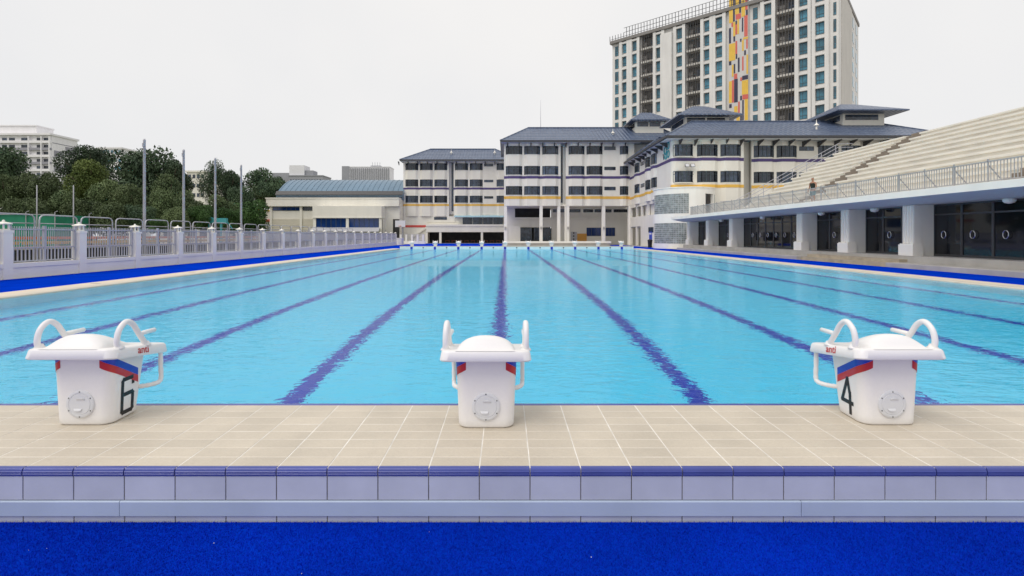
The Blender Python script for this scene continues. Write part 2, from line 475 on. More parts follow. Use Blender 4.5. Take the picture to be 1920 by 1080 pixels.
tf = MB()
sheet(tf, -16.0, 17.1, -6, 2.455, 0.0)
sheet(tf, -16.0, PX0-1.02, 2.455, 88, 0.0); sheet(tf, PX1+0.97, 17.1, 2.455, 75, 0.0)
sheet(tf, PX0-1.02, PX1+0.97, 54.4, 66, 0.0)
sheet(tf, PX0-1.02, -0.6, 66, 88, 0.0)
turf = tag(tf.build('turf', TURF), kind='structure')
# pile of the turf in front of the step
nb = 150000
bx = rng.uniform(-3.3, 3.3, nb); by = rng.uniform(1.75, 2.452, nb)
ang = rng.uniform(0, 2*np.pi, nb); lean = rng.uniform(-0.004, 0.004, (nb,2)); hh = rng.uniform(0.006, 0.013, nb); w = 0.0016
V = np.empty((nb,3,3))
V[:,0] = np.stack([bx - w*np.cos(ang), by - w*np.sin(ang), np.zeros(nb)], 1)
V[:,1] = np.stack([bx + w*np.cos(ang), by + w*np.sin(ang), np.zeros(nb)], 1)
V[:,2] = np.stack([bx + lean[:,0]*2, by + lean[:,1]*2, hh], 1)
def np_mesh(name, V, k, mat):
    n = len(V)
    me = bpy.data.meshes.new(name)
    me.vertices.add(n*k); me.vertices.foreach_set('co', V.reshape(-1).astype(np.float32))
    me.loops.add(n*k); me.loops.foreach_set('vertex_index', np.arange(n*k, dtype=np.int32))
    me.polygons.add(n); me.polygons.foreach_set('loop_start', np.arange(0, n*k, k, dtype=np.int32))
    me.polygons.foreach_set('loop_total', np.full(n, k, dtype=np.int32))
    me.materials.append(mat); me.update(calc_edges=True)
    return me
pile = place(np_mesh('turf_pile', V, 3, TURFB), 'turf_pile', turf); tag(pile, kind='stuff')
sp = MB()
for i in range(7):
    x, y, s = random.uniform(-2.4, 2.4), random.uniform(2.0, 2.43), random.uniform(0.0012, 0.0025)
    sp.add([(x-s,y,0.012),(x,y-s,0.012),(x+s,y,0.012),(x,y+s,0.012),(x,y,0.012+s)], [(0,1,4),(1,2,4),(2,3,4),(3,0,4)])
tag(sp.build('grit', GROUT, turf), kind='stuff')

# ------------------------------------------------------------------ raised end decks
def chamfer_tile(name, sx, sy, h, c, mat):
    x, y = sx/2, sy/2
    v = [(-x,-y,0),(x,-y,0),(x,y,0),(-x,y,0), (-x,-y,h-c),(x,-y,h-c),(x,y,h-c),(-x,y,h-c), (-x+c,-y+c,h),(x-c,-y+c,h),(x-c,y-c,h),(-x+c,y-c,h)]
    f = [(0,1,5,4),(1,2,6,5),(2,3,7,6),(3,0,4,7),(4,5,9,8),(5,6,10,9),(6,7,11,10),(7,4,8,11),(8,9,10,11)]
    me = bpy.data.meshes.new(name); me.from_pydata(v, [], f); me.materials.append(mat); return me
DY0 = 2.456
deck = MB(); deck.box(PX0, PX1, DY0+0.012, PY0-0.003, 0.0, DECK+0.0012)
deck = tag(deck.build('deck', GROUT), kind='structure')
TW, TD = 0.25, (PY0-0.035-DY0-0.02)/8
tile_me = chamfer_tile('tile', TW-0.006, TD-0.005, 0.012, 0.0015, TILE)
ox = 0.118
for r_ in range(8):
    for k in range(-18, 18):
        o = place(tile_me, 'tile', deck, (ox + (k+0.5)*TW, DY0+0.02+(r_+0.5)*TD, DECK-0.0095 + random.uniform(-0.0005,0.0005)))
        o.rotation_euler = (random.uniform(-.002,.002), random.uniform(-.002,.002), random.uniform(-.0015,.0015))
rest = MB()
def tile_into(mb, me, loc):
    mb.add([(v.co.x+loc[0], v.co.y+loc[1], v.co.z+loc[2]) for v in me.vertices], [tuple(p.vertices) for p in me.polygons])
for r_ in range(8):
    for k in list(range(-45,-18)) + list(range(18,53)):
        x = ox+(k+0.5)*TW
        if PX0+0.13 < x < PX1-0.13: tile_into(rest, tile_me, (x, DY0+0.02+(r_+0.5)*TD, DECK-0.0095))
tag(rest.build('tile_field', TILE, deck), kind='stuff')
# nosing: a ribbed glazed edge tile
def nosing_profile(y0):
    p = [(y0+0.030, DECK-0.034), (y0+0.030, DECK+0.0035), (y0+0.016, DECK+0.0045)]
    for a_ in (75, 55, 35, 15): p.append((y0+0.010-0.010*math.cos(R(a_))+0.002, DECK-0.008+0.011*math.sin(R(a_))))
    for zz in (DECK-0.010, DECK-0.017, DECK-0.024):
        p += [(y0+0.001, zz), (y0-0.001, zz-0.002), (y0-0.001, zz-0.005), (y0+0.001, zz-0.0065)]
    p += [(y0+0.001, DECK-0.034)]
    return p
nm = MB(); nm.xprism(nosing_profile(0.0), -TW/2+0.003, TW/2-0.003)
nos_me = nm.mesh('nosing_tile', NOSING)
face_me = chamfer_tile('face_tile', TW-0.005, 0.117, 0.010, 0.0012, FACETILE)
low_me = chamfer_tile('base_tile', TW-0.005, 0.046, 0.010, 0.0012, FACETILE)
for k in range(-18, 18):
    x = ox+(k+0.5)*TW
    place(nos_me, 'nosing_tile', deck, (x, DY0, 0))
    o = place(face_me, 'face_tile', deck, (x, DY0+0.014, DECK-0.0355-0.0585)); o.rotation_euler = (R(90),0,0)
    o = place(low_me, 'base_tile', deck, (x, DY0+0.016, 0.018)); o.rotation_euler = (R(90),0,0)
r2 = MB()
for (xa, xb) in ((PX0, ox-18*TW), (ox+18*TW, PX1)):
    r2.xprism(nosing_profile(DY0), xa, xb)
tag(r2.build('nosing_run', NOSING, deck), kind='stuff')
r3 = MB()
for (xa, xb) in ((PX0, ox-18*TW), (ox+18*TW, PX1)):
    r3.box(xa, xb, DY0+0.004, DY0+0.014, DECK-0.152, DECK-0.036); r3.box(xa, xb, DY0+0.006, DY0+0.016, 0, 0.04)
tag(r3.build('face_tile_run', FACETILE, deck), kind='stuff')
gb = MB(); gb.box(PX0, PX1, DY0+0.0075, DY0+0.0118, 0, DECK-0.036)
gb.build('joint_backing', GROUTD, deck)
segs = [-11.37, -8.4, -5.4, -1.9, 1.45, 4.6, 7.6, 10.6, 13.63]
for i in range(8):
    cmb = MB(); cmb.xprism([(DY0-0.004, DECK-0.228), (DY0-0.004, DECK-0.1605), (DY0-0.0005, DECK-0.1555), (DY0+0.011, DECK-0.1555), (DY0+0.011, DECK-0.228)], segs[i]+0.0015, segs[i+1]-0.0015)
    cmb.build('channel_cover', CHANNEL, deck)
pe = MB(); pe.box(PX0, PX1, PY0-0.035, PY0+0.006, DECK-0.05, DECK+0.003)
pe.build('pool_edge_tile', NOSING, deck, bevel=0.006)
# far deck
fd = MB(); fd.box(PX0, PX1, PY1+0.003, 54.4, 0.0, DECK)
fdeck = tag(fd.build('far_deck', COPING), kind='structure')
fe = MB(); fe.box(PX0-0.02, PX1+0.02, PY1-0.02, PY1+0.28, DECK-0.05, DECK+0.012); fe.build('edge_stone', COPING, fdeck, bevel=0.008)
for i in range(10):
    cx = LANE5+(i-4)*2.5
    m_ = MB(); m_.box(cx-0.125, cx+0.125, PY1-0.012, PY1+0.001, -1.2, DECK-0.052); m_.build('lane_mark', LANEBLUE, fdeck)
    if i < 9:
        h_ = MB(); h_.box(cx+1.19, cx+1.31, PY1-0.03, PY1+0.001, 0.05, 0.17); h_.build('rope_anchor', DARKMETAL, fdeck)

# ------------------------------------------------------------------ starting blocks
# local frame: origin on the deck under the block, +y towards the pool
BH = 0.425
def body_path(z, off=0.0, n=7):
    """right half of the pedestal's outline at height z, from the rear middle round to the pool side"""
    t = z/BH
    hw = 0.166 + 0.016*t + off
    y0 = -0.150 - 0.012*t - off
    y1 = 0.105 + 0.065*t + off
    r0, r1 = 0.060, 0.035
    p = [(0.0, y0), (hw-r0-0.035, y0)]
    for k in range(n+1):
        a_ = math.pi/2*k/n
        p.append((hw-r0+r0*math.sin(a_), y0+r0-r0*math.cos(a_)))
    hb = hw-0.012
    for k in range(n+1):
        a_ = math.pi/2*k/n
        p.append((hb-r1+r1*math.cos(a_), y1-r1+r1*math.sin(a_)))
    p.append((0.0, y1))
    return p
def make_body():
    mb = MB(); zs = [0.0, 0.006, 0.014, 0.05, 0.12, 0.2, 0.28, 0.36, BH]
    rows = []
    for i, z in enumerate(zs):
        off = [-0.012, -0.004, 0, 0, 0, 0, 0, 0, 0][i]
        p = body_path(z, off)
        full = p + [(-x, y) for x, y in reversed(p[1:-1])]
        rows.append([(x, y, z) for x, y in full])
    n = len(rows[0])
    mb.add([q for r_ in rows for q in r_], [(i*n+k, i*n+(k+1)%n, (i+1)*n+(k+1)%n, (i+1)*n+k) for i in range(len(zs)-1) for k in range(n)] + [tuple(range(n-1,-1,-1))])
    return mb
def path_at(p, s):
    d = [0]
    for a_, b_ in zip(p, p[1:]): d.append(d[-1]+math.dist(a_, b_))
    s = max(0, min(s, d[-1]))
    for i in range(len(p)-1):
        if s <= d[i+1]+1e-9:
            f = (s-d[i])/max(d[i+1]-d[i], 1e-9)
            return (p[i][0]+f*(p[i+1][0]-p[i][0]), p[i][1]+f*(p[i+1][1]-p[i][1]))
    return p[-1]
def decal(sgn, s0, s1, zf0, zf1, ns=26, nz=3, off=0.0018):
    """a printed film on the pedestal's skin between arc lengths s0..s1 and heights zf0(s)..zf1(s)"""
    mb = MB(); P = []
    for i in range(ns+1):
        s = s0+(s1-s0)*i/ns
        for j in range(nz+1):
            z = zf0(s)+(zf1(s)-zf0(s))*j/nz
            x, y = path_at(body_path(z, off), s)
            P.append((sgn*x, y, z))
    F = [(i*(nz+1)+j, (i+1)*(nz+1)+j, (i+1)*(nz+1)+j+1, i*(nz+1)+j+1) for i in range(ns) for j in range(nz)]
    if sgn < 0: F = [f[::-1] for f in F]
    return mb.add(P, F)
def rim_outline(hw, y0, y1, r, n=6):
    p = []
    for (cx, cy, a0) in ((hw-r, y0+r, -90), (hw-r*0.6, y1-r*0.6, 0), (-hw+r*0.6, y1-r*0.6, 90), (-hw+r, y0+r, 180)):
        rr = r if cy < 0 else r*0.6
        for k in range(n+1):
            a_ = R(a0+90*k/n); p.append((cx+rr*math.cos(a_), cy+rr*math.sin(a_)))
    return p
SL = math.tan(R(7.5))
def top_z(y): return 0.452 - SL*y
def make_platform():
    """tray with a flared rim and the raised foot rest at its rear"""
    mb = MB(); rings = []
    for hw, y0, y1, dz in ((0.20, -0.20, 0.20, -0.056), (0.262, -0.252, 0.236, -0.064), (0.268, -0.258, 0.240, -0.056), (0.260, -0.248, 0.238, -0.012), (0.254, -0.242, 0.234, -0.003), (0.244, -0.232, 0.226, 0.0)):
        o = rim_outline(hw, y0, y1, 0.055)
        rings.append([(x, y, top_z(y)+dz) for x, y in o])
    n = len(rings[0])
    mb.add([q for r_ in rings for q in r_], [(i*n+k, i*n+(k+1)%n, (i+1)*n+(k+1)%n, (i+1)*n+k) for i in range(len(rings)-1) for k in range(n)] + [tuple(range(n-1,-1,-1)), tuple((len(rings)-1)*n+k for k in range(n))])
    return mb
def make_hump():
    mb = MB(); N, K = 34, 40; P = []
    def sm(t): t = max(0, min(1, t)); return t*t*(3-2*t)
    for i in range(N+1):
        y = -0.246 + 0.41*i/N
        for j in range(K+1):
            w_ = 0.172 - 0.02*sm((y+0.1)/0.25)
            x = -w_ + 2*w_*j/K
            q = abs(x)/w_
            fx = max(0.0, 1-q**2.3)**0.62 if q < 1 else 0
            gy = sm((y+0.246)/0.10)**0.75 * (1-sm((y+0.12)/0.27))
            P.append((x, y, top_z(y)-0.003+0.084*fx*gy))
    F = [(i*(K+1)+j, i*(K+1)+j+1, (i+1)*(K+1)+j+1, (i+1)*(K+1)+j) for i in range(N) for j in range(K)]
    return mb.add(P, F)
def smooth_path(pts, n=6):
    out = []; m = len(pts)
    for i in range(m-1):
        p0, p1, p2, p3 = (Vector(pts[max(i-1,0)]), Vector(pts[i]), Vector(pts[i+1]), Vector(pts[min(i+2,m-1)]))
        for k in range(n):
            t = k/n
            out.append(tuple(0.5*((2*p1)+(-p0+p2)*t+(2*p0-5*p1+4*p2-p3)*t*t+(-p0+3*p1-3*p2+p3)*t**3)))
    out.append(tuple(pts[-1]))
    return out
def make_handle(s):
    x = s*0.238
    arch = smooth_path([(x,-0.165,0.455),(x,-0.182,0.515),(x,-0.160,0.584),(x,-0.105,0.620),(x,-0.050,0.592),(x,-0.005,0.530),(x,0.060,0.445)])
    mb = MB(); mb.tube(arch, 0.0165, 12)
    mb.tube([(x,0.004,0.523),(x-s*0.004,0.05,0.524),(x-s*0.004,0.142,0.524),(x-s*0.004,0.147,0.524)], [0.0145,0.0145,0.0145,0.009], 12)
    for (y, z) in ((-0.165, top_z(-0.165)-0.004), (0.060, top_z(0.060)-0.004)):
        mb.lathe([(0.030,z),(0.030,z+0.006),(0.021,z+0.014),(0.017,z+0.026)], (x,y), 16)
    return mb
def make_grip(s):
    x = s*0.228
    p = smooth_path([(x,0.212,0.385),(x,0.212,0.28),(x,0.216,0.195),(x-s*0.002,0.206,0.166),(x-s*0.008,0.170,0.160),(x-s*0.04,0.13,0.158),(x-s*0.075,0.11,0.158)], 5)
    rr = [0.0145 + 0.0012*math.sin(i*1.9) for i in range(len(p))]
    mb = MB(); mb.tube(p, rr, 10); return mb
def make_cover():
    mb = MB(lambda x, y, z: (x, -0.1565-z, 0.132+y))
    mb.lathe([(0.084,-0.008),(0.084,0.004),(0.080,0.007),(0.068,0.0075),(0.066,0.005),(0.064,0.005),(0.062,0.008),(0.0,0.0085)], (0,0), 40)
    return mb
def make_dents():
    out = []
    for sgn in (1, -1):
        mb = MB(lambda x, y, z: (x, -0.1565-z, 0.132+y))
        P = []; n = 14
        cx, cy = sgn*0.008, sgn*0.032
        for k in range(n+1):
            a_ = math.pi*k/n
            P.append((cx-0.026*math.cos(a_), cy+sgn*0.017*math.sin(a_)-sgn*0.008, 0.0088))
        top = [(x, y, 0.0155) for x, y, z in P[3:-3]]
        m_ = len(P); q = len(top)
        mb.add(P+[(x*0.96+cx*0.04, y, z) for x,y,z in top], [tuple(range(m_)), tuple(range(m_+q-1, m_-1, -1))] + [(i+3, i+4, m_+i+1, m_+i) for i in range(q-1)] + [(0,1,2,3,m_), (m_+q-1, m_-4, m_-3, m_-2, m_-1), (0, m_, m_+q-1, m_-1)])
        out.append(mb)
    return out
STROKES = {   # squared racing digits: centre lines on a 1 x 1.75 grid
    '6': [[(0.95,1.45),(0.95,1.66),(0.86,1.75),(0.14,1.75),(0.05,1.66),(0.05,0.09),(0.14,0.0),(0.86,0.0),(0.95,0.09),(0.95,0.86),(0.86,0.95),(0.05,0.95)]],
    '4': [[(0.62,1.75),(0.0,0.55),(1.0,0.55)], [(0.78,1.25),(0.78,0.0)], [(0.62,1.75),(0.74,1.75)]],
    '5': [[(0.95,1.75),(0.05,1.75),(0.05,1.0),(0.86,1.0),(0.95,0.91),(0.95,0.09),(0.86,0.0),(0.05,0.0)]],
}
def digit_mesh(d, sgn):
    """the digit as a thin film on the side of the pedestal; sgn = +1 right side (seen from behind), -1 left side"""
    mb = MB(); W, H, y0, z0, hw = 0.105, 0.118, -0.055, 0.038, 0.0128
    if d == '4':
        strokes = [[(0.60,1.75),(0.02,0.52),(1.02,0.52)], [(0.80,1.05),(0.80,-0.02)], [(0.60,1.78),(0.80,0.95)]]
    else: strokes = STROKES[d]
    def skin(y, z, off):
        # x of the pedestal's flank at (y, z)
        p = body_path(z, off); best = None
        for (xa, ya), (xb, yb) in zip(p[2:], p[3:]):
            if min(ya, yb)-1e-9 <= y <= max(ya, yb)+1e-9 and abs(yb-ya) > 1e-9:
                xx = xa+(xb-xa)*(y-ya)/(yb-ya); best = xx if best is None else max(best, xx)
        return best if best is not None else 0.17
    lay = 0
    for st in strokes:
        for (a0, b0), (a1, b1) in zip(st, st[1:]):
            ya, yb = (a0, a1) if sgn > 0 else (1-a0, 1-a1)
            A = Vector((y0+W*ya, z0+H*b0)); B = Vector((y0+W*yb, z0+H*b1))
            dd = (B-A).normalized(); nn = Vector((-dd.y, dd.x)); A2, B2 = A-dd*hw*0.8, B+dd*hw*0.8
            lay += 1; off = 0.0016+0.00008*lay
            q = [A2+nn*hw, A2-nn*hw, B2-nn*hw, B2+nn*hw]
            P = [(sgn*skin(p_.x, p_.y, off), p_.x, p_.y) for p_ in q]
            mb.add(P, [(0,1,2,3)])
    return mb.mesh('number', BLACK)
def text_mesh(txt, size, mat):
    cu = bpy.data.curves.new('txt', 'FONT'); cu.body = txt; cu.size = size; cu.extrude = 0.0006; cu.offset = size*0.008
    cu.align_x = 'CENTER'; cu.resolution_u = 4
    o = bpy.data.objects.new('txt', cu); COL.objects.link(o)
    dg = bpy.context.evaluated_depsgraph_get()
    me = bpy.data.meshes.new_from_object(o.evaluated_get(dg)); me.materials.clear(); me.materials.append(mat)
    bpy.data.objects.remove(o); bpy.data.curves.remove(cu)
    return me
ANTI = text_mesh('anti', 0.066, SRED)
ANTI.name = 'lettering'
body_me = make_body().mesh('pedestal', PLASTIC, True)
plat_me = make_platform().mesh('platform', PLASTIC, True)
hump_me = make_hump().mesh('foot_rest', PLASTIC, True)
handle_me = {s: make_handle(s).mesh('handle', PLASTIC, True) for s in (-1, 1)}
grip_me = {s: make_grip(s).mesh('backstroke_grip', PLASTIC, True) for s in (-1, 1)}
cover_me = make_cover().mesh('access_cover', PLASTIC2, True)
dent_me = [m_.mesh('finger_grip', PLASTIC2) for m_ in make_dents()]
scm = MB(lambda x, y, z: (x, -0.1565-z, y)); scm.lathe([(0.0042,0.006),(0.0042,0.0085),(0.003,0.0095)], (0,0), 8)
screw_me = scm.mesh('screw', SCREW)
S0, S1 = 0.118, 0.40
zc = lambda s: 0.445 - 0.56*max(0, s-S0)
blue_me = {s: decal(s, S0, S1, lambda q: min(zc(q)-0.047, BH-0.004), lambda q: min(zc(q), BH-0.002)).mesh('blue_stripe', SBLUE, True) for s in (-1, 1)}
red_me = {s: decal(s, S0, S1, lambda q: zc(q)-0.094, lambda q: zc(q)-0.0475).mesh('red_stripe', SRED, True) for s in (-1, 1)}
for me in (body_me, plat_me, hump_me, cover_me):
    try: me.set_sharp_from_angle(angle=R(50))
    except Exception: pass
def starting_block(label, loc, rotz, group, number=None, detail=True):
    t = thing('starting_block', label, 'starting block', loc, group, rotz)
    pb = place(body_me, 'pedestal', t, local=True)
    for s in (-1, 1):
        place(blue_me[s], 'blue_stripe', pb); place(red_me[s], 'red_stripe', pb)
        if number: place(digit_mesh(number, s), 'number', pb)
    pl = place(plat_me, 'platform', t, local=True)
    place(hump_me, 'foot_rest', pl)
    for s in (-1, 1):
        place(handle_me[s], 'handle', t, local=True)
        place(grip_me[s], 'backstroke_grip', t, local=True)
        if detail:
            o = place(ANTI, 'lettering', pl, (s*0.2680, 0.00, top_z(-0.01)-0.048))
            o.rotation_euler = (R(90)-s*0*R(1), 0, R(90)*s)
            # follow the slope of the tray and the flare of its rim
            o.rotation_euler = (Matrix.Rotation(-R(7.5), 4, 'X') @ Matrix.Rotation(s*R(90), 4, 'Z') @ Matrix.Rotation(R(90)-R(10), 4, 'X')).to_euler()
    if detail:
        cv = place(cover_me, 'access_cover', t, local=True)
        for m_ in dent_me: place(m_, 'finger_grip', cv)
        for k in range(6):
            a_ = R(90+60*k); place(screw_me, 'screw', cv, (0.075*math.cos(a_), 0, 0.132+0.075*math.sin(a_)))
    return t
NB = 3.12
GRP = 'starting blocks on the near deck'
starting_block('white starting block marked 6, nearest block on the left of the near deck', (LANE5-2.445, NB+0.045, DECK+0.0025), 0, GRP, '6')
starting_block('white starting block in the middle of the near deck, seen straight from behind', (LANE5, NB, DECK+0.0025), 0, GRP, '5')
starting_block('white starting block marked 4, nearest block on the right of the near deck', (LANE5+2.445, NB+0.045, DECK+0.0025), 0, GRP, '4')
for i in range(10):
    starting_block('small white starting block at far pool end, %s from the left in the row' % ORD[i], (LANE5+(i-4)*2.5, PY1+0.30, DECK+0.012), math.pi, 'starting blocks at the far end', None, False)

# ------------------------------------------------------------------ boundary wall with fence on the left
BW = thing('boundary_wall', 'white boundary wall with lantern-topped pillars and grey metal fence left of the pool', 'wall', (-16.15, 40, 0))
FX = -16.0
PIT = 2.84
PYS = [13.05 + PIT*k for k in range(22)]
pil = MB(); pil.box(-0.32, 0, 0, 0.32, 0, 1.50); pil.box(-0.335, 0.015, -0.015, 0.335, 1.50, 1.585)
pil_me = pil.mesh('pillar', WHITE)
lan = MB()
lan.box(-0.27, -0.05, 0.05, 0.27, 1.585, 1.625)
for dx in (-0.26, -0.095):
    for dy in (0.06, 0.225): lan.box(dx, dx+0.035, dy, dy+0.035, 1.625, 1.77)
lan.add([(-0.31,0.01,1.77),(-0.01,0.01,1.77),(-0.01,0.31,1.77),(-0.31,0.31,1.77),(-0.31,0.01,1.80),(-0.01,0.01,1.80),(-0.01,0.31,1.80),(-0.31,0.31,1.80),(-0.19,0.13,1.86),(-0.13,0.13,1.86),(-0.13,0.19,1.86),(-0.19,0.19,1.86)],
    [(3,2,1,0),(0,1,5,4),(1,2,6,5),(2,3,7,6),(3,0,4,7),(4,5,9,8),(5,6,10,9),(6,7,11,10),(7,4,8,11),(8,9,10,11)])
lan.lathe([(0.035,1.86),(0.04,1.885),(0.025,1.91),(0.004,1.92)], (-0.16,0.16), 10)
lan_me = lan.mesh('lantern', WHITE)
bay = PIT-0.32
wl_ = MB()
wl_.box(-0.27, -0.05, 0, bay, 0, 0.36); wl_.box(-0.30, -0.02, 0, bay, 0.36, 0.50)
wall_me = wl_.mesh('dwarf_wall', WHITE)
def fence_parts():
    posts, rails, low, up = [], [], [], []
    for y in (0.03, bay/2, bay-0.03): posts.append((y-0.035, y+0.035))
    half = (bay-0.06)/2
    for h_ in (0, 1):
        y0 = 0.065 + h_*(half)
        for k in range(8): low.append(y0 + (k+0.7)*(half-0.07)/8.4)
        for k in range(14): up.append(y0 + (k+0.6)*(half-0.07)/14.2)
    return posts, low, up
posts, low, up = fence_parts()
pm = MB(); pm.box(-0.035, 0.035, -0.035, 0.035, 0.50, 1.73); pm.box(-0.042, 0.042, -0.042, 0.042, 1.73, 1.75); post_me = pm.mesh('post', GREYPAINT)
rm = MB()
for z in (0.53, 0.98, 1.60): rm.box(-0.02, 0.02, 0.0, bay, z, z+0.045)
rail_me = rm.mesh('rail', GREYPAINT)
lm_ = MB(); lm_.box(-0.013, 0.013, -0.016, 0.016, 0.575, 0.98); low_bar_me = lm_.mesh('lower_bar', GREYPAINT)
um_ = MB(); um_.box(-0.009, 0.009, -0.010, 0.010, 1.025, 1.715); up_bar_me = um_.mesh('picket', GREYPAINT)
fj = MB()
for y in low: fj.box(-0.013, 0.013, y-0.016, y+0.016, 0.575, 0.98)
joined_low = fj.mesh('lower_bar_row', GREYPAINT)
fj = MB()
for y in up: fj.box(-0.011, 0.011, y-0.014, y+0.014, 1.025, 1.715)
joined_up = fj.mesh('picket_row', GREYPAINT)
fcx = FX-0.16
for k, y in enumerate(PYS):
    p_ = place(pil_me, 'pillar', BW, (FX, y, 0))
    place(lan_me, 'lantern', p_)
    if k == len(PYS)-1: break
    place(wall_me, 'dwarf_wall', BW, (FX, y+0.32, 0))
    f_ = place(rail_me, 'fence_panel', BW, (fcx, y+0.32, 0))
    for a_, b_ in posts: place(post_me, 'post', f_, ((0, (a_+b_)/2, 0)))
    if k < 7:
        for q in low: place(low_bar_me, 'lower_bar', f_, (0, q, 0))
        for q in up: place(up_bar_me, 'picket', f_, (0, q, 0))
    else:
        tag(place(joined_low, 'lower_bar_row', f_), kind='stuff'); tag(place(joined_up, 'picket_row', f_), kind='stuff')
# short return of the wall beyond the pool's far corner
RW = thing('return_wall', 'short white fence return with pillars beyond the far left pool corner', 'wall', (-17.0, 84, 0))
for k in range(5):
    place(pil_me, 'pillar', RW, (-17.6+0.95*k, 84, 0))
rb = MB(); rb.box(-18, -13.6, 84.05, 84.25, 0, 0.5); rb.build('dwarf_wall', WHITE, RW)
rb = MB()
for k in range(28): rb.box(-17.85+0.15*k, -17.82+0.15*k, 84.13, 84.16, 0.5, 1.65)
for z in (0.55, 1.0, 1.6): rb.box(-17.9, -13.7, 84.12, 84.17, z, z+0.045)
tag(rb.build('picket_row', GREYPAINT, RW), kind='stuff')
cb = thing('planter_block', 'low white corner block at the end of the boundary wall', 'block', (-16.3, 74.5, 0))
q = MB(); q.box(-17.2, -15.4, 73.6, 75.0, 0, 0.95); q.build('block_body', WHITE, cb, bevel=0.02)
q = MB(); q.box(-17.25, -15.35, 73.55, 75.05, 0.95, 1.05); q.build('cap', WHITE, cb)

# hoop rails behind the fence
hm = MB()
hp = [(0,0,0.0),(0,0,1.98),(0,0.03,2.10),(0,0.10,2.165),(0,0.2,2.19),(0,1.4,2.19),(0,1.5,2.165),(0,1.57,2.10),(0,1.60,1.98),(0,1.60,0.0)]
hm.tube(hp, 0.026, 8); hoop_me = hm.mesh('hoop', GALV, True)
hm = MB(); hm.tube([(0,0.0,1.88),(0,1.60,1.88)], 0.018, 8); bar_me = hm.mesh('cross_bar', GALV, True)
for k in range(22):
    t = thing('hoop_rail', 'tubular grey hoop rail behind the fence, %s counted from the left edge' % ORD[k], 'railing', (-17.0, 16.4+1.78*k, -0.03), 'hoop rails behind the boundary fence')
    place(hoop_me, 'hoop', t, local=True); place(bar_me, 'cross_bar', t, local=True)
# flagpoles
fpm = MB(); fpm.lathe([(0.07,0),(0.065,2.0),(0.055,6.0),(0.06,6.02),(0.06,6.06),(0.03,6.12)], (0,0), 12); pole_me = fpm.mesh('pole', GALV, True)
fpm = MB(); fpm.box(-0.03, 0.03, -0.12, -0.05, 5.72, 5.9); fpm.tube([(0.0,-0.085,0.9),(0.0,-0.085,5.8)], 0.006, 5); hal_me = fpm.mesh('halyard', GALV)
fpm = MB(); fpm.box(-0.14, 0.14, -0.14, 0.14, 0, 0.03); base_me = fpm.mesh('base_plate', GALV)
for k in range(4):
    t = thing('flagpole', 'tall bare grey flagpole behind the fence, %s from the left' % ORD[k], 'flagpole', (-17.5, 24.15+2.94*k, -0.03), 'flagpoles left of the pool')
    place(pole_me, 'pole', t, local=True); place(hal_me, 'halyard', t, local=True); place(base_me, 'base_plate', t, local=True)
for k, (x, y) in enumerate(((-42.3, 45), (-39.0, 45))):
    t = thing('field_pole', 'thin pale pole on the field before the trees, %s' % ('nearer the left edge' if k == 0 else 'right of the green netting'), 'pole', (x, y, -0.03), 'thin field poles')
    q = MB(); q.lathe([(0.06,0),(0.05,3),(0.04,5.95),(0.01,6.0)], (0,0), 8); q.build('shaft', GALV, t, True, local=True)
    q = MB(); q.box(-0.15,0.15,-0.15,0.15,0,0.05); q.build('base_plate', GALV, t, local=True)
# low wall coloured near-black for shade under the bleachers; bench rows of the field
rw = thing('shade_wall', 'low near-black wall in place of the shade below the benches, just behind the grey fence', 'wall', (-18.6, 35, -0.03))
q = MB(); q.box(-18.8, -18.5, 12, 62, -0.03, 0.86); q.build('wall_body', DARKWALL, rw)
q = MB(); q.box(-18.85, -18.45, 12, 62, 0.86, 0.92); q.build('cap', CONC, rw)
for r_, (x, z, m_, lab) in enumerate(((-20.4, 0.93, ORANGE, 'lowest orange plank bench row behind the fence'), (-21.3, 1.14, YPLASTIC, 'middle yellow plank bench row behind the fence'), (-22.2, 1.36, ORANGE, 'highest orange plank bench row behind the fence'))):
    t = thing('bench_row', lab, 'bench', (x, 32, -0.03), 'bench rows beside the field')
    y = 17.0
    while y < 46:
        q = MB(); q.box(x+0.10, x+0.14, y, y+2.3, z-0.13, z); q.box(x-0.16, x+0.10, y, y+2.3, z-0.04, z); q.build('plank', m_, t)
        for yy in (y+0.3, y+1.9):
            q = MB(); q.box(x-0.03, x+0.03, yy, yy+0.06, -0.03, z-0.05); q.box(x-0.15, x+0.15, yy-0.01, yy+0.07, z-0.1, z-0.05); q.build('leg', GALV, t)
        y += 2.42
# green netted practice cage
t = thing('netting_cage', 'green netted sports cage with thin white posts at the far left', 'cage', (-48, 50, -0.03))
for (x0, x1, y0, y1) in ((-54, -45.2, 50, 50.02), (-45.2, -45.18, 50, 54)):
    q = MB(); q.box(x0, x1, y0, y1, 0, 3.5); q.build('net_panel', NETGREEN, t)
for x, y in ((-54,49.9),(-51,49.9),(-48,49.9),(-45.1,49.9),(-45.1,54)):
    q = MB(); q.tube([(x,y,-0.03),(x,y,3.75),(x+0.25,y,3.85)], 0.04, 6); q.build('post', GALV, t)
q = MB(); q.box(-54, -45.1, 49.87, 49.93, 3.5, 3.56); q.build('top_rail', GALV, t)
t = thing('goal_frame', 'teal painted goal frame on the field before the trees', 'goal', (-35, 60, -0.03))
q = MB()
q.box(-35.8,-35.6,60,60.2,-0.03,3.6); q.build('post', TEAL, t)
q = MB(); q.box(-34.4,-34.2,60,60.2,-0.03,3.4); q.build('post', TEAL, t)
q = MB(); q.box(-35.8,-33.6,59.9,60.3,2.9,3.5); q.build('backboard', TEAL, t)
q = MB(); q.tube([(-35.7,60.1,3.6),(-34.3,61.5,3.0),(-33.7,61.5,2.2)],0.07,6); q.build('stay', TEAL, t)
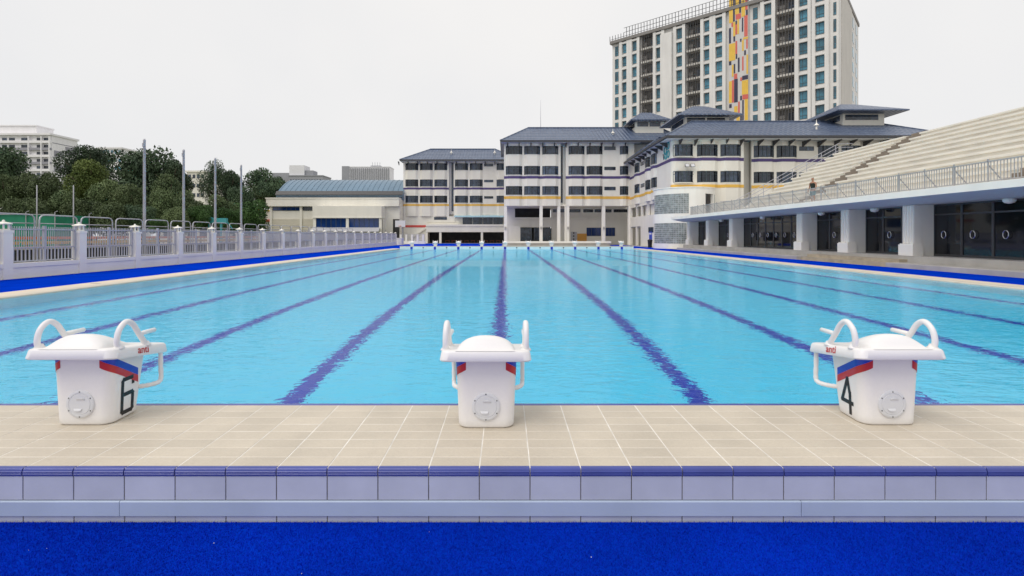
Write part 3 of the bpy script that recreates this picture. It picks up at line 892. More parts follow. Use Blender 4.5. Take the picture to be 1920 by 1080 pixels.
t = thing('field_pavilion', 'low white pavilion with red fascia behind the field', 'building', (-51, 82, -0.03))
q = MB(); q.box(-57, -46.5, 82, 86, -0.03, 3.4); q.build('wall', WHITE, t)
q = MB(); q.box(-57.4, -46.2, 81.6, 86.4, 3.4, 3.95); q.build('fascia', RED, t)
for k in range(5):
    q = MB(); q.box(-56.3+2*k, -55.1+2*k, 81.96, 82.02, 1.2, 2.6); q.build('window', GLASS_D, t)

# ------------------------------------------------------------------ grandstand on the right
ST = thing('grandstand', 'pale concrete grandstand with tiered seating above dark glass doors right of the pool', 'grandstand', (22, 28, 0))
SY0, SY1 = 6.0, 51.0
COLX, DOORX, PLZ = 18.2, 19.15, 0.50
q = MB(); q.box(18.1, 30, SY0, SY1, -0.04, PLZ); q.build('platform', CONC, ST)
def ledge(y0, y1):
    q = MB(); q.box(17.1, 18.098, y0, y1, -0.04, 0.20); q.build('ledge', CONC, ST, bevel=0.012)
ledge(SY0, 22.5); ledge(29.4, SY1-1.0)
stepm = pmat('stained_step_concrete', (0.42, 0.36, 0.27), 0.85, 0.16, 2.0, streak=0.1)
for k, (x, z) in enumerate(((17.35, 0.17), (17.72, 0.335))):
    q = MB(); q.box(x, 18.098, 22.52, 29.38, -0.04 if k == 0 else 0.17, z); q.build('step', stepm, ST)
# fluted piers with plinths and the wall stub behind each
PIERS = [13.6, 22.3, 26.53, 30.68, 40.15, 44.9, 49.6]
fl = MB()
prof = [(0.0,0.0)]
n = 4; wv = 0.62/n
pts = [(0.08, 0.0)]
for k in range(n):
    y0 = k*wv
    pts += [(0.0, y0+0.012), (0.0, y0+0.03)]
    for a_ in (0, 45, 90, 135, 180):
        pts.append((0.075*math.sin(R(a_)), y0+0.03+(wv-0.042)*(1-math.cos(R(a_)))/2))
pts += [(0.0, 0.62), (0.08, 0.62)]
poly = [(x, y) for x, y in pts] + [(0.35, 0.62), (0.35, 0.0)]
fl.prism(poly[::-1], 1.05, 2.78); flute_me = fl.mesh('fluted_shaft', WHITE)
pn = MB(); pn.box(-0.12, 0.36, -0.10, 0.72, 0.0, 0.50); pn.box(-0.08, 0.352, -0.07, 0.69, 0.50, 0.545); plinth_me = pn.mesh('plinth', WHITE)
sb_ = MB(); sb_.box(0.355, DOORX-COLX+0.05, 0.02, 0.60, 0.0, 2.30); stub_me = sb_.mesh('pier_wall', WHITE)
for y in PIERS:
    o = place(stub_me, 'pier', ST, (COLX, y, PLZ))
    place(plinth_me, 'plinth', o, (0,0,0)); place(flute_me, 'fluted_shaft', o, (0,0,-PLZ))
# glass doors between the piers
def door_bank(y0, y1, ndoor, handles):
    w_ = (y1-y0)/ndoor
    for k in range(ndoor):
        a_, b_ = y0+k*w_, y0+(k+1)*w_
        f = MB()
        f.box(DOORX-0.03, DOORX+0.05, a_, a_+0.05, PLZ, 2.78); f.box(DOORX-0.03, DOORX+0.05, b_-0.05, b_, PLZ, 2.78)
        f.box(DOORX-0.03, DOORX+0.05, a_+0.05, b_-0.05, 2.30, 2.37); f.box(DOORX-0.03, DOORX+0.05, a_+0.05, b_-0.05, PLZ, PLZ+0.10)
        f.box(DOORX-0.03, DOORX+0.05, a_+0.05, b_-0.05, 2.72, 2.78)
        d = f.build('door', DARKMETAL, ST)
        p = MB(); p.box(DOORX, DOORX+0.02, a_+0.05, b_-0.05, PLZ+0.10, 2.30); p.build('pane', DOORGLASS, d)
        p = MB(); p.box(DOORX, DOORX+0.02, a_+0.05, b_-0.05, 2.37, 2.72); p.build('top_light', DOORGLASS, d)
        if k in handles:
            h = MB(); cy = (a_+b_)/2 + 0.12; cz = PLZ+0.95
            h.tube([(DOORX-0.075, cy+0.115*math.cos(R(22.5+45*i)), cz+0.165*math.sin(R(22.5+45*i))) for i in range(8)], 0.016, 8, closed=True)
            h.tube([(DOORX-0.075, cy, cz+0.155), (DOORX-0.03, cy, cz+0.155)], 0.01, 6); h.tube([(DOORX-0.075, cy, cz-0.155), (DOORX-0.03, cy, cz-0.155)], 0.01, 6)
            h.build('ring_handle', STEEL, d)
door_bank(6.2, 13.62, 7, {1,2,4,5})
door_bank(14.2, 22.32, 6, {1,2,3,4,5})
door_bank(22.9, 26.55, 3, {1}); door_bank(27.13, 30.7, 3, {1})
door_bank(31.28, 40.17, 8, {1,2,3,4,5,6}); door_bank(40.75, 44.92, 3, {1}); door_bank(45.5, 49.62, 4, set())
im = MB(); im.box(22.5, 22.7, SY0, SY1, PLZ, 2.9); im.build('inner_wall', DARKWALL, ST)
# roof slab over the doors: sloping soffit, white fascia
q = MB(); q.yprism([(16.92,3.03),(16.92,3.28),(30,3.28),(30,2.80),(18.15,2.79)], SY0, SY1); sl = q.build('roof_slab', SOFFIT, ST)
q = MB(); q.box(16.88, 16.917, SY0, SY1+0.03, 3.02, 3.285); q.box(16.917, 17.5, SY0, SY1+0.03, 3.281, 3.295); q.build('fascia', WHITE, ST)
redp = pmat('red_brown_panel', (0.42, 0.12, 0.07), 0.6, 0.1, 2.0)
for y in (20.2, 28.4, 44.5):
    q = MB(); q.add([(17.15,y,2.985),(17.62,y,2.895),(17.62,y+0.42,2.895),(17.15,y+0.42,2.985)], [(3,2,1,0)])
    q.build('soffit_sign', redp, ST)
for y in (12.0, 18.6, 25.4, 29.7, 36.5, 43.5):
    q = MB(); q.lathe([(0.04,2.60),(0.14,2.63),(0.19,2.70),(0.20,2.80)], (18.75,y), 16); q.build('ceiling_light', WHITE, ST, True)
# tiers
T0X, T0Z, TR, TT, NR = 19.4, 3.30, 0.40, 0.684, 12
AISLES = [(18.4, 19.5), (32.4, 33.6)]
SECT = [(SY0, 18.4), (19.5, 32.4), (33.6, 41.0)]
for s_, (ya, yb) in enumerate(SECT):
    for r_ in range(NR):
        x0 = T0X + r_*TT; z = T0Z + (r_+1)*TR
        q = MB()
        q.yprism([(x0, T0Z-0.02 if r_ == 0 else z-TR-0.05), (x0, z-0.11), (x0-0.115, z-0.10), (x0-0.12, z-0.012), (x0-0.11, z), (x0+TT+0.06, z), (x0+TT+0.06, z-TR-0.05 if r_ else T0Z-0.02)], ya, yb)
        q.build('seating_tier', CONCLIGHT, ST)
for (ya, yb) in AISLES:
    for r_ in range(NR*2):
        x0 = T0X + 0.0 + r_*TT/2; z = T0Z + (r_+1)*TR/2 + 0.14
        q = MB(); q.box(x0, x0+TT/2+0.25, ya+0.002, yb-0.002, z-0.25, z); q.build('aisle_step', STAIRC, ST)
q = MB(); q.yprism([(T0X+0.5,3.28),(T0X+NR*TT+0.3,T0Z+NR*TR-0.45),(T0X+NR*TT+0.3,3.28)], SY0+0.05, 40.95); q.build('tier_core', CONC, ST)
q = MB(); q.box(T0X+NR*TT+0.06, T0X+NR*TT+0.3, SY0, 41.0, 3.28, T0Z+NR*TR+0.02); q.build('back_wall', CONCLIGHT, ST)
# front railing of the stand
RX = 17.32
RL = MB(); RL.box(RX-0.02, RX+0.02, SY0, 47.0, 4.05, 4.09); RL.box(RX-0.015, RX+0.015, SY0, 47.0, 3.36, 3.39)
rail = RL.build('front_railing', RAILGREY, ST)
pk = MB(); pk.box(-0.010, 0.010, -0.011, 0.011, 3.39, 4.05); pk_me = pk.mesh('picket', RAILGREY)
ps = MB(); ps.box(-0.02, 0.02, -0.022, 0.022, 3.295, 4.16); ps_me = ps.mesh('post', RAILGREY)
br_ = MB(); br_.tube([(0.62,0.0,3.30),(0.0,0.0,3.98)], 0.022, 6); br_me = br_.mesh('brace', RAILGREY)
y = 13.0; cnt = 0
far_pk = MB()
while y < 46.9:
    if y < 45.5 and cnt < 290: place(pk_me, 'picket', rail, (RX, y, 0)); cnt += 1
    else: far_pk.box(RX-0.012, RX+0.012, y-0.016, y+0.016, 3.39, 4.05)
    y += 0.118
y = SY0
while y < 12.95:
    far_pk.box(RX-0.012, RX+0.012, y-0.016, y+0.016, 3.39, 4.05); y += 0.118
tag(far_pk.build('picket_row', RAILGREY, rail), kind='stuff')
y = 7.0
while y < 47:
    place(ps_me, 'post', rail, (RX, y+0.06, 0)); place(br_me, 'brace', rail, (RX, y+0.08, 0)); y += 1.36
# handrail up the far end of the tiers
q = MB()
ex = [(T0X-1.6, 3.3), (T0X-0.4, 3.35), (T0X+NR*TT, T0Z+NR*TR)]
for dz in (0.95, 0.65, 0.35): q.tube([(x, 41.5, z+dz) for x, z in ex] + [(T0X+NR*TT+1.2, 41.5, T0Z+NR*TR+dz)], 0.025, 6)
for k in range(8):
    x = T0X-0.4+k*1.2; z = 3.35 + (x-T0X+0.4)*(T0Z+NR*TR-3.35)/(NR*TT+0.4); q.tube([(x,41.5,z-0.3),(x,41.5,z+0.95)], 0.025, 6)
q.build('end_handrail', GALV, ST)
q = MB(); q.yprism([(T0X-0.4,3.1),(T0X+NR*TT+1.3,T0Z+NR*TR-0.2),(T0X+NR*TT+1.3,T0Z+NR*TR+0.02),(T0X-0.4,3.35)], 41.02, 41.9); q.build('end_kerb', CONCLIGHT, ST)

# ------------------------------------------------------------------ person on the stand
def person():
    t = thing('person', 'person in dark sleeveless top and teal shorts standing behind the stand railing', 'person', (19.05, 31.0, 3.295))
    J = [(0,0,0.93,0.125),(0,0,1.08,0.115),(0,0.0,1.25,0.135),(0,0,1.38,0.12),(0,-0.01,1.47,0.052),(0,-0.02,1.54,0.062),(0,-0.03,1.62,0.092),(0,-0.02,1.70,0.07),
         (0.19,0,1.38,0.062),(0.25,-0.03,1.12,0.045),(0.28,-0.18,0.93,0.036),(0.28,-0.25,0.89,0.032),
         (-0.19,0,1.38,0.062),(-0.24,0.02,1.12,0.045),(-0.24,-0.10,0.90,0.036),(-0.23,-0.15,0.83,0.032),
         (0.09,0,0.86,0.092),(0.10,-0.02,0.48,0.06),(0.11,0.02,0.09,0.04),(0.12,-0.13,0.03,0.03),
         (-0.09,0,0.86,0.092),(-0.10,0.04,0.48,0.06),(-0.11,0.10,0.09,0.04),(-0.12,-0.04,0.03,0.03)]
    E = [(0,1),(1,2),(2,3),(3,4),(4,5),(5,6),(6,7),(3,8),(8,9),(9,10),(10,11),(3,12),(12,13),(13,14),(14,15),(0,16),(16,17),(17,18),(18,19),(0,20),(20,21),(21,22),(22,23)]
    def skin(name, J, E, mat, root=0, sub=2):
        me = bpy.data.meshes.new(name); me.from_pydata([j[:3] for j in J], E, [])
        o = bpy.data.objects.new(name, me); COL.objects.link(o)
        sm = o.modifiers.new('skin', 'SKIN'); sm.use_smooth_shade = True
        for i, j in enumerate(J):
            sv = me.skin_vertices[0].data[i]; sv.radius = (j[3], j[3]*0.85); sv.use_root = (i == root)
        ss = o.modifiers.new('sub', 'SUBSURF'); ss.levels = sub; ss.render_levels = sub
        me.materials.append(mat); o.parent = t
        return o
    SKIN = pmat('skin', (0.36, 0.19, 0.12), 0.55, 0.05, 8)
    TOP = pmat('dark_vest', (0.012, 0.022, 0.018), 0.8, 0.3, 9)
    SHORT = pmat('teal_shorts', (0.05, 0.16, 0.20), 0.8, 0.1, 9)
    HAIR = pmat('hair', (0.06, 0.03, 0.018), 0.7, 0.2, 20)
    skin('body', J, E, SKIN)
    skin('vest', [(0,0,0.90,0.137),(0,0,1.08,0.130),(0,0,1.25,0.150),(0,0,1.37,0.140),(0.13,0,1.40,0.072),(-0.13,0,1.40,0.072)], [(0,1),(1,2),(2,3),(3,4),(3,5)], TOP)
    skin('shorts', [(0,0,0.94,0.138),(0.09,0,0.84,0.108),(0.10,-0.01,0.56,0.085),(-0.09,0,0.84,0.108),(-0.10,0.02,0.56,0.085)], [(0,1),(1,2),(0,3),(3,4)], SHORT)
    skin('hair', [(0,0.0,1.64,0.09),(0,-0.02,1.715,0.080)], [(0,1)], HAIR)
    q = MB()
    for s in (-1, 1):
        q.lathe([(0.001,-0.01),(0.010,-0.004),(0.010,0.004),(0.001,0.01)], (s*0.034,-0.115), 8)
    q2 = MB(); q2.v = [(x, y, z+1.63) for x, y, z in q.v]; q2.f = q.f; q2.build('eyes', BLACK, t, local=True)
    q = MB(); q.add([(-0.014,-0.112,1.585),(0.014,-0.112,1.585),(0,-0.138,1.588),(0,-0.113,1.635)], [(0,1,2),(0,2,3),(1,3,2)]); q.build('nose', SKIN, t, local=True)
    t.rotation_euler = (0, 0, R(-70))
person()

# ------------------------------------------------------------------ school buildings behind the pool
def bay_plan(u0, u1, d=0.32, c=0.42):
    return [(u0-0.02, 0.0), (u0+c, d), (u1-c, d), (u1+0.02, 0.0)]
def along(poly, inset):                       # the plan line moved inwards
    return [(u, v-inset) for u, v in poly]
class Facade:
    """one storeyed front: plan line with bays, window rows cut into it, painted bands round it"""
    def __init__(self, root, M, u0, u1, bays, slots=(), vents=(), depth=0.32):
        self.root, self.M, self.u0, self.u1 = root, M, u0, u1
        self.bays, self.slots, self.vents, self.d = bays, slots, vents, depth
        self.runs = []                         # stretches of wall between the slots
        cuts = [u0] + [x for s_ in sorted(slots) for x in s_] + [u1]
        for a_, b_ in zip(cuts[0::2], cuts[1::2]): self.runs.append((a_, b_))
    def plan(self, a_, b_):
        p = [(a_, 0.0)]
        for u0, u1 in self.bays:
            if u0 >= a_ and u1 <= b_: p += bay_plan(u0, u1, self.d)
        p.append((b_, 0.0))
        return p
    def walls(self, mat, zones, rows):
        for a_, b_ in self.runs:
            w = MB(self.M)
            for z0, z1 in zones: w.strip(self.plan(a_, b_), z0, z1, 0.25)
            for z0, z1 in rows:
                edges = [a_]
                for u0, u1 in self.bays:
                    if u0 >= a_ and u1 <= b_: edges += [u0-0.02, u1+0.02]
                edges.append(b_)
                for e0, e1 in zip(edges[0::2], edges[1::2]):
                    if e1-e0 > 0.03: w.strip([(e0,0.0),(e1,0.0)], z0, z1, 0.25)
            w.build('wall', mat, self.root)
    def band(self, name, mat, z0, z1, runs=None):
        for a_, b_ in (runs or self.runs):
            w = MB(self.M); w.strip([(u, v+0.025) for u, v in self.plan(a_, b_)], z0, z1, 0.02); w.build(name, mat, self.root)
    def windows(self, rows, frame, glass, npane=(1,3,1), transom=0.28):
        for u0, u1 in self.bays:
            pl = along(bay_plan(u0, u1, self.d), 0.07)
            for z0, z1 in rows:
                f = MB(self.M); gm_ = MB(self.M)
                f.strip(pl, z0, z0+0.06, 0.08); f.strip(pl, z1-0.06, z1, 0.08)
                zt = z1-(z1-z0)*transom
                f.strip(along(pl,-0.004), zt-0.025, zt+0.025, 0.08)
                for (p, q_), n_ in zip(zip(pl, pl[1:]), npane):
                    for k in range(n_+1):
                        t_ = k/n_; u = p[0]+(q_[0]-p[0])*t_; v = p[1]+(q_[1]-p[1])*t_
                        f.box(u-0.03, u+0.03, v-0.085, v+0.004, z0+0.06, z1-0.06)
                fo = f.build('window', frame, self.root)
                gm_.strip(along(pl, 0.05), z0+0.02, z1-0.02, 0.03)
                gm_.build('pane', glass, fo)
                sl_ = MB(self.M); sl_.strip([(u, v+0.05) for u, v in bay_plan(u0, u1, self.d)], z0-0.07, z0-0.005, 0.2); sl_.build('sill', OFFWHITE, fo)
    def small(self, u0, u1, z0, z1, frame, glass, n_=2, name='vent_window', out=0.0):
        f = MB(self.M); v0 = out+0.012
        f.box(u0, u1, v0-0.06, v0+0.02, z0, z0+0.05); f.box(u0, u1, v0-0.06, v0+0.02, z1-0.05, z1)
        for k in range(n_+1):
            u = u0+(u1-u0)*k/n_; f.box(u-0.025, u+0.025, v0-0.06, v0+0.021, z0+0.05, z1-0.05)
        fo = f.build(name, frame, self.root)
        g_ = MB(self.M); g_.box(u0, u1, v0-0.05, v0-0.005, z0+0.03, z1-0.03); g_.build('pane', glass, fo)
def hip_roof(root, x0, x1, y0, y1, ze, zr, hl, hr, name='roof', mat=None, th=0.22):
    """hipped roof with eave rectangle and a ridge along x; hl, hr = how far the ridge stops short of each end"""
    ym = (y0+y1)/2
    q = MB()
    a_ = [(x0,y0,ze),(x1,y0,ze),(x1,y1,ze),(x0,y1,ze)]; rl, rr = (x0+hl,ym,zr), (x1-hr,ym,zr)
    lo = [(x,y,z-th) for x,y,z in a_]
    q.add(a_+[rl,rr]+lo, [(0,1,5,4),(2,3,4,5),(3,0,4),(1,2,5),(9,8,7,6)])
    r_ = q.build(name, mat or ROOF, root)
    f = MB(); e_ = 0.02
    f.box(x0-e_, x1+e_, y0-e_, y0+0.06, ze-th-0.02, ze+0.02); f.box(x0-e_, x1+e_, y1-0.06, y1+e_, ze-th-0.02, ze+0.02)
    f.box(x0-e_, x0+0.06, y0+0.06, y1-0.06, ze-th-0.02, ze+0.02); f.box(x1-0.06, x1+e_, y0+0.06, y1-0.06, ze-th-0.02, ze+0.02)
    f.build('gutter', DARKMETAL, r_)
    c = MB(); c.tube([rl, rr], 0.14, 6)
    for p in (a_[0], a_[3]): c.tube([p, rl], 0.10, 6)
    for p in (a_[1], a_[2]): c.tube([p, rr], 0.10, 6)
    c.build('ridge_cap', ROOF, r_)
    return r_
def brackets(root, M, us, z, out=0.9):
    b = MB(lambda x, y, zz: (x, y, zz))
    for u in us:
        q = MB(M); q.add([(u-0.06,0.0,z-0.62),(u+0.06,0.0,z-0.62),(u+0.06,0.0,z),(u-0.06,0.0,z),(u-0.06,out,z-0.10),(u+0.06,out,z-0.10),(u+0.06,out,z),(u-0.06,out,z)],
            [(0,1,2,3),(4,7,6,5),(0,4,5,1),(1,5,6,2),(2,6,7,3),(3,7,4,0)])
        q.build('eave_bracket', DARKMETAL, root)
def vent_pipe(root, x, y, z):
    q = MB(); q.lathe([(0.10,z-0.5),(0.10,z+0.25),(0.28,z+0.27),(0.30,z+0.33),(0.06,z+0.55),(0.02,z+1.0)], (x,y), 10); q.build('roof_vent', WHITE, root)

ROWS = [(13.57,14.85), (10.52,11.84), (7.50,8.82)]
# ---- block A: left, set back
A = thing('school_block', 'cream four-storey school block with dark hipped roof left of centre, red band low down', 'building', (-9.7, 98, 0))
AY = 93.0
ax = lambda u: ((740+u/5.4)-949)*AY/936
MA = lambda u, v, z: (u, AY-v, z)
abays = [(ax(110),ax(238)), (ax(257),ax(385)), (ax(403),ax(531)), (ax(612),ax(742)), (ax(762),ax(890)), (ax(1033),ax(1150))]
fa = Facade(A, MA, -19.15, 1.5, abays, [(ax(550),ax(597))])
fa.walls(OFFWHITE, [(5.0,7.50),(8.82,10.52),(11.84,13.57),(14.85,15.3)], ROWS)
fa.windows(ROWS, FRAME, GLASS_D)
fa.band('purple_band', PURPLE, 9.98, 10.33); fa.band('yellow_band', YELLOW, 6.92, 7.27)
for z0, z1 in ((14.3,14.8),(11.35,11.8),(8.3,8.75)): fa.small(ax(907), ax(997), z0, z1, FRAME, GLASS_D)
q = MB(); q.box(ax(545), ax(600), AY+0.6, AY+0.9, 5.4, 15.3); q.build('recess_wall', CREAM, A)
q = MB(); q.box(ax(572), ax(594), AY+0.52, AY+0.6, 6.0, 15.0); q.build('stair_glass', GLASS_D, A)
q = MB(); q.box(-19.15, 1.5, AY+0.95, AY+11.5, 3.4, 15.25); q.box(-19.15, ax(330), AY+0.95, AY+11.5, 0, 3.4); q.build('core', OFFWHITE, A)
q = MB(); q.box(-19.15, -0.5, AY+0.1, AY+0.3, 3.4, 5.0); q.box(-19.15, ax(610), AY, AY+0.25, 3.9, 4.998); q.build('lower_wall', OFFWHITE, A)
hip_roof(A, -19.6, 2.5, AY-1.15, AY+12.6, 15.42, 18.5, 4.6, 4.6)
q = MB(); q.box(-19.5, 2.3, AY-1.05, AY+0.0, 15.12, 15.17); q.build('eave_soffit', SOFFIT, A)
brackets(A, MA, [ax(45+97*k) for k in range(11)], 15.12, 0.85)
for u in (560, 1010): vent_pipe(A, ax(u), AY+2.2, 16.9)
# lower storeys of A
q = MB(); q.box(-19.2, ax(430), AY-0.06, AY-0.004, 2.95, 3.35); q.add([(ax(430),AY-0.06,2.95),(ax(430),AY-0.06,3.35),(ax(440),AY-0.06,3.35),(ax(430),AY-0.004,2.95),(ax(430),AY-0.004,3.35),(ax(440),AY-0.004,3.35)],[(0,1,2),(5,4,3),(0,2,5,3)]); q.build('red_band', RED, A)
q = MB(); q.box(-19.15, ax(330), AY, AY+0.3, 0, 3.9); q.build('stair_wall', OFFWHITE, A)
q = MB(); q.box(ax(330), 1.0, AY-1.5, AY+0.3, 2.05, 3.40); q.box(ax(330), 1.0, AY-1.6, AY-1.5, 3.1, 3.46); q.build('gallery_slab', CREAM, A)
q = MB(); q.add([(ax(160),AY-0.25,1.05),(ax(330),AY-0.25,3.2),(ax(330),AY-0.25,2.85),(ax(160),AY-0.25,0.7),(ax(160),AY-0.003,1.05),(ax(330),AY-0.003,3.2),(ax(330),AY-0.003,2.85),(ax(160),AY-0.003,0.7)],[(0,1,2,3),(7,6,5,4),(0,4,5,1),(2,6,7,3),(1,5,6,2),(3,7,4,0)]); q.build('stair_string', CREAM, A)
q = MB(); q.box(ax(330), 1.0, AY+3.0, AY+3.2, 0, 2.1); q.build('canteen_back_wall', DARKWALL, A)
for u in (335, 472, 887): q = MB(); q.box(ax(u)-0.2, ax(u)+0.2, AY-1.45, AY-1.05, 0, 2.05); q.build('column', OFFWHITE, A)
fa.small(ax(400), ax(528), 4.35, 4.85, FRAME, GLASS_D, 4, 'strip_window', 0.0)
for k in range(4): fa.small(ax(690+103*k), ax(785+103*k), 3.46, 4.75, FRAME, GLASS_D, 3, 'gallery_window', -0.08)
q = MB(); q.box(ax(610), 1.0, AY, AY+0.25, 4.78, 4.998); q.build('gallery_lintel', OFFWHITE, A)
aw = pmat('blue_white_awning', (0.28, 0.45, 0.55), 0.6, 0.2, 6.0)
q = MB(); q.add([(ax(610),AY-1.3,4.85),(1.0,AY-1.3,4.85),(1.0,AY-0.05,5.2),(ax(610),AY-0.05,5.2),(ax(610),AY-1.3,4.78),(1.0,AY-1.3,4.78),(1.0,AY-0.05,5.12),(ax(610),AY-0.05,5.12)],[(0,1,2,3),(7,6,5,4),(0,4,5,1),(1,5,6,2),(3,2,6,7),(0,3,7,4)]); q.build('awning', aw, A)
for k in range(9):
    q = MB(); xx = -11.5+1.2*k; q.box(xx, xx+0.8, AY+1.2, AY+1.6, 0.42, 0.47); q.box(xx+0.05, xx+0.1, AY+1.3, AY+1.5, 0, 0.42); q.box(xx+0.7, xx+0.75, AY+1.3, AY+1.5, 0, 0.42); q.build('canteen_bench', redp, A)

# ---- block B: centre, nearer, on tall columns
B = thing('school_block', 'cream central school block raised on tall white columns, purple and yellow bands', 'building', (9.5, 80, 0))
BY = 75.0
bx_ = lambda u: ((900+u/4)-949)*BY/936
MBm = lambda u, v, z: (u, BY-v, z)
bbays = [(bx_(195),bx_(316)), (bx_(332),bx_(450)), (bx_(468),bx_(587)), (bx_(665),bx_(783)), (bx_(800),bx_(918)), (bx_(1050),bx_(1112))]
fb = Facade(B, MBm, bx_(180), bx_(1157), bbays, [(bx_(605),bx_(643))])
fb.walls(OFFWHITE, [(5.87,7.50),(8.82,10.52),(11.84,13.57),(14.85,15.45)], ROWS)
fb.windows(ROWS, FRAME, GLASS_D)
fb.band('purple_band', PURPLE, 9.95, 10.33); fb.band('yellow_band', YELLOW, 6.90, 7.30)
for z0, z1 in ((14.25,14.80),(11.25,11.75),(8.22,8.75)): fb.small(bx_(933), bx_(1016), z0, z1, FRAME, GLASS_D)
q = MB(); q.box(bx_(600), bx_(648), BY+0.7, BY+1.0, 5.87, 15.4); q.build('recess_wall', CREAM, B)
q = MB(); q.box(bx_(606), bx_(624), BY+0.62, BY+0.7, 6.4, 15.0); q.build('stair_glass', GLASS_D, B)
q = MB(); q.box(bx_(180), bx_(1157), BY+1.05, BY+12.0, 5.87, 15.4); q.box(bx_(180)+0.02, bx_(1157), BY+0.25, BY+1.05, 5.87, 6.1); q.build('core', OFFWHITE, B)
for (u0, u1) in bbays:
    q = MB(MBm); q.add([(u0+0.2,0.0,5.88),(u1-0.2,0.0,5.88),(u1-0.45,0.31,6.25),(u0+0.45,0.31,6.25),(u0+0.2,0.0,6.3),(u1-0.2,0.0,6.3)],[(0,1,2,3),(3,2,5,4),(0,3,4),(1,5,2)]); q.build('bay_corbel', SOFFIT, B)
hip_roof(B, bx_(180)-0.55, 27, BY-1.1, BY+13.2, 15.52, 18.9, 4.4, 2.0)
q = MB(); q.box(bx_(180)-0.45, 20.0, BY-1.0, BY, 15.24, 15.29); q.build('eave_soffit', SOFFIT, B)
brackets(B, MBm, [bx_(205+88*k) for k in range(11)], 15.24, 0.85)
vent_pipe(B, bx_(1018), BY+2.0, 16.9)
q = MB(); q.tube([(5.6, BY+6, 18.8), (5.6, BY+6, 21.5), (5.6, BY+6, 23.4)], [0.05,0.03,0.012], 6); q.build('lightning_rod', GALV, B)
for (a_, b_) in ((180,203),(447,470),(580,603),(648,670),(915,940),(1113,1131)):
    q = MB(); q.box(bx_(a_), bx_(b_), BY+0.02, BY+0.6, 0, 5.86); q.build('column', WHITE, B)
q = MB(); q.tube([(bx_(641), BY+0.2, 0), (bx_(641), BY+0.2, 5.86)], 0.12, 8); q.build('downpipe', WHITE, B)
for a_ in (190, 458, 660, 928):
    q = MB(); q.box(bx_(a_)-0.12, bx_(a_)+0.12, BY-0.14, BY+0.018, 2.35, 2.75); q.build('wall_lamp', CONC, B)
GYB = BY+6.0
gxb = lambda u: ((940+u/6.857)-949)*GYB/936
gzb = lambda v: CAM_H+(441.7-(360+v/6.857))*GYB/936
q = MB(); q.box(-0.3, gxb(175), GYB, GYB+0.3, 0, 5.86); q.box(gxb(175), gxb(640), GYB, GYB+0.3, gzb(455), gzb(345)); q.box(gxb(640), 20.5, GYB, GYB+0.3, 0, 5.86)
q.box(gxb(175), 20.5, GYB-0.5, GYB-0.004, gzb(345), gzb(328))
q.build('ground_floor_wall', CREAM, B)
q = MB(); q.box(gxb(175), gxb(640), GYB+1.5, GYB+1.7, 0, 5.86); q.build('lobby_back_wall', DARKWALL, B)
fg = Facade(B, lambda u, v, z: (u, GYB-v, z), 0, 20, [])
for (a_, b_) in ((665,1015),(1055,1180),(1200,1415),(1445,1640)): fg.small(gxb(a_), gxb(b_), gzb(262), gzb(222), FRAME, GLASS_D, 3, 'high_window')
for (a_, b_) in ((1097,1280),(1343,1460)): fg.small(gxb(a_), gxb(b_), gzb(567), gzb(458), FRAME, GLASS_B, 3, 'blue_window')
for (a_, b_) in ((245,390),(420,490),(540,640)): fg.small(gxb(a_), gxb(b_), gzb(620), gzb(465), FRAME, GLASS_D, 2, 'lobby_window', 0.1)
q = MB(); q.box(gxb(895), gxb(970), GYB-0.08, GYB-0.004, 0, gzb(513)); d_ = q.build('door', GREYPAINT, B)
for k in range(3): q = MB(); q.box(gxb(922), gxb(938), GYB-0.1, GYB-0.078, 0.7+0.5*k, 0.95+0.5*k); q.build('door_light', BLACK, d_)
q = MB(); q.box(gxb(975), gxb(1097), GYB-0.06, GYB-0.004, 0.05, gzb(535)); q.build('ochre_panel', OCHRE, B)
q = MB(); q.box(gxb(95), gxb(240), GYB-1.8, GYB-1.2, 0, gzb(440)); q.build('screen_wall', CREAM, B)
q = MB(); q.box(19.35, 27, 76.2, 76.5, 0, 15.3); q.build('link_wall', CREAM, B)
lw = thing('low_wall', 'low white bench wall in front of the tall columns', 'wall', (7, 70, 0))
q = MB(); q.box(0.2, 14.6, 70, 70.35, 0, 0.34); q.build('wall_body', CONC, lw)
q = MB(); q.box(0.1, 14.7, 69.9, 70.5, 0.34, 0.62); q.build('seat_slab', WHITE, lw)

# ---- block C: right wing, nearer still, with side front and turrets
Cc = thing('school_wing', 'nearer cream school wing at right with curved glass-block bay and blue tiled roof', 'building', (32, 62, 0))
CY, CX = 56.0, 18.6
cx_ = lambda u: ((1160+u/3.8575)-949)*CY/936
MC = lambda u, v, z: (u, CY-v, z)
CROWS = [(10.28,11.62), (7.36,8.64)]
cb1 = [(cx_(398),cx_(546)), (cx_(568),cx_(715)), (cx_(737),cx_(883))]
fc = Facade(Cc, MC, CX+0.45, cx_(905), cb1)
cz = [(0.0,7.36),(8.64,10.28),(11.62,12.35)]
fc.walls(OFFWHITE, cz, CROWS); fc.windows(CROWS, FRAME, GLASS_D)
fc.band('purple_band', PURPLE, 9.78, 10.12); fc.band('yellow_band', YELLOW, 6.78, 7.12)
CY2 = CY+0.8
MC2 = lambda u, v, z: (u, CY2-v, z)
k2 = CY2/CY
cb2 = [(cx_(978)*k2,cx_(1122)*k2), (cx_(1143)*k2,cx_(1287)*k2), (cx_(1443)*k2,cx_(1590)*k2), (cx_(1612)*k2,cx_(1756)*k2), (cx_(1778)*k2,cx_(1922)*k2)]
fc2 = Facade(Cc, MC2, cx_(960)*k2, 49.0, cb2)
fc2.walls(OFFWHITE, cz, CROWS); fc2.windows(CROWS, FRAME, GLASS_D)
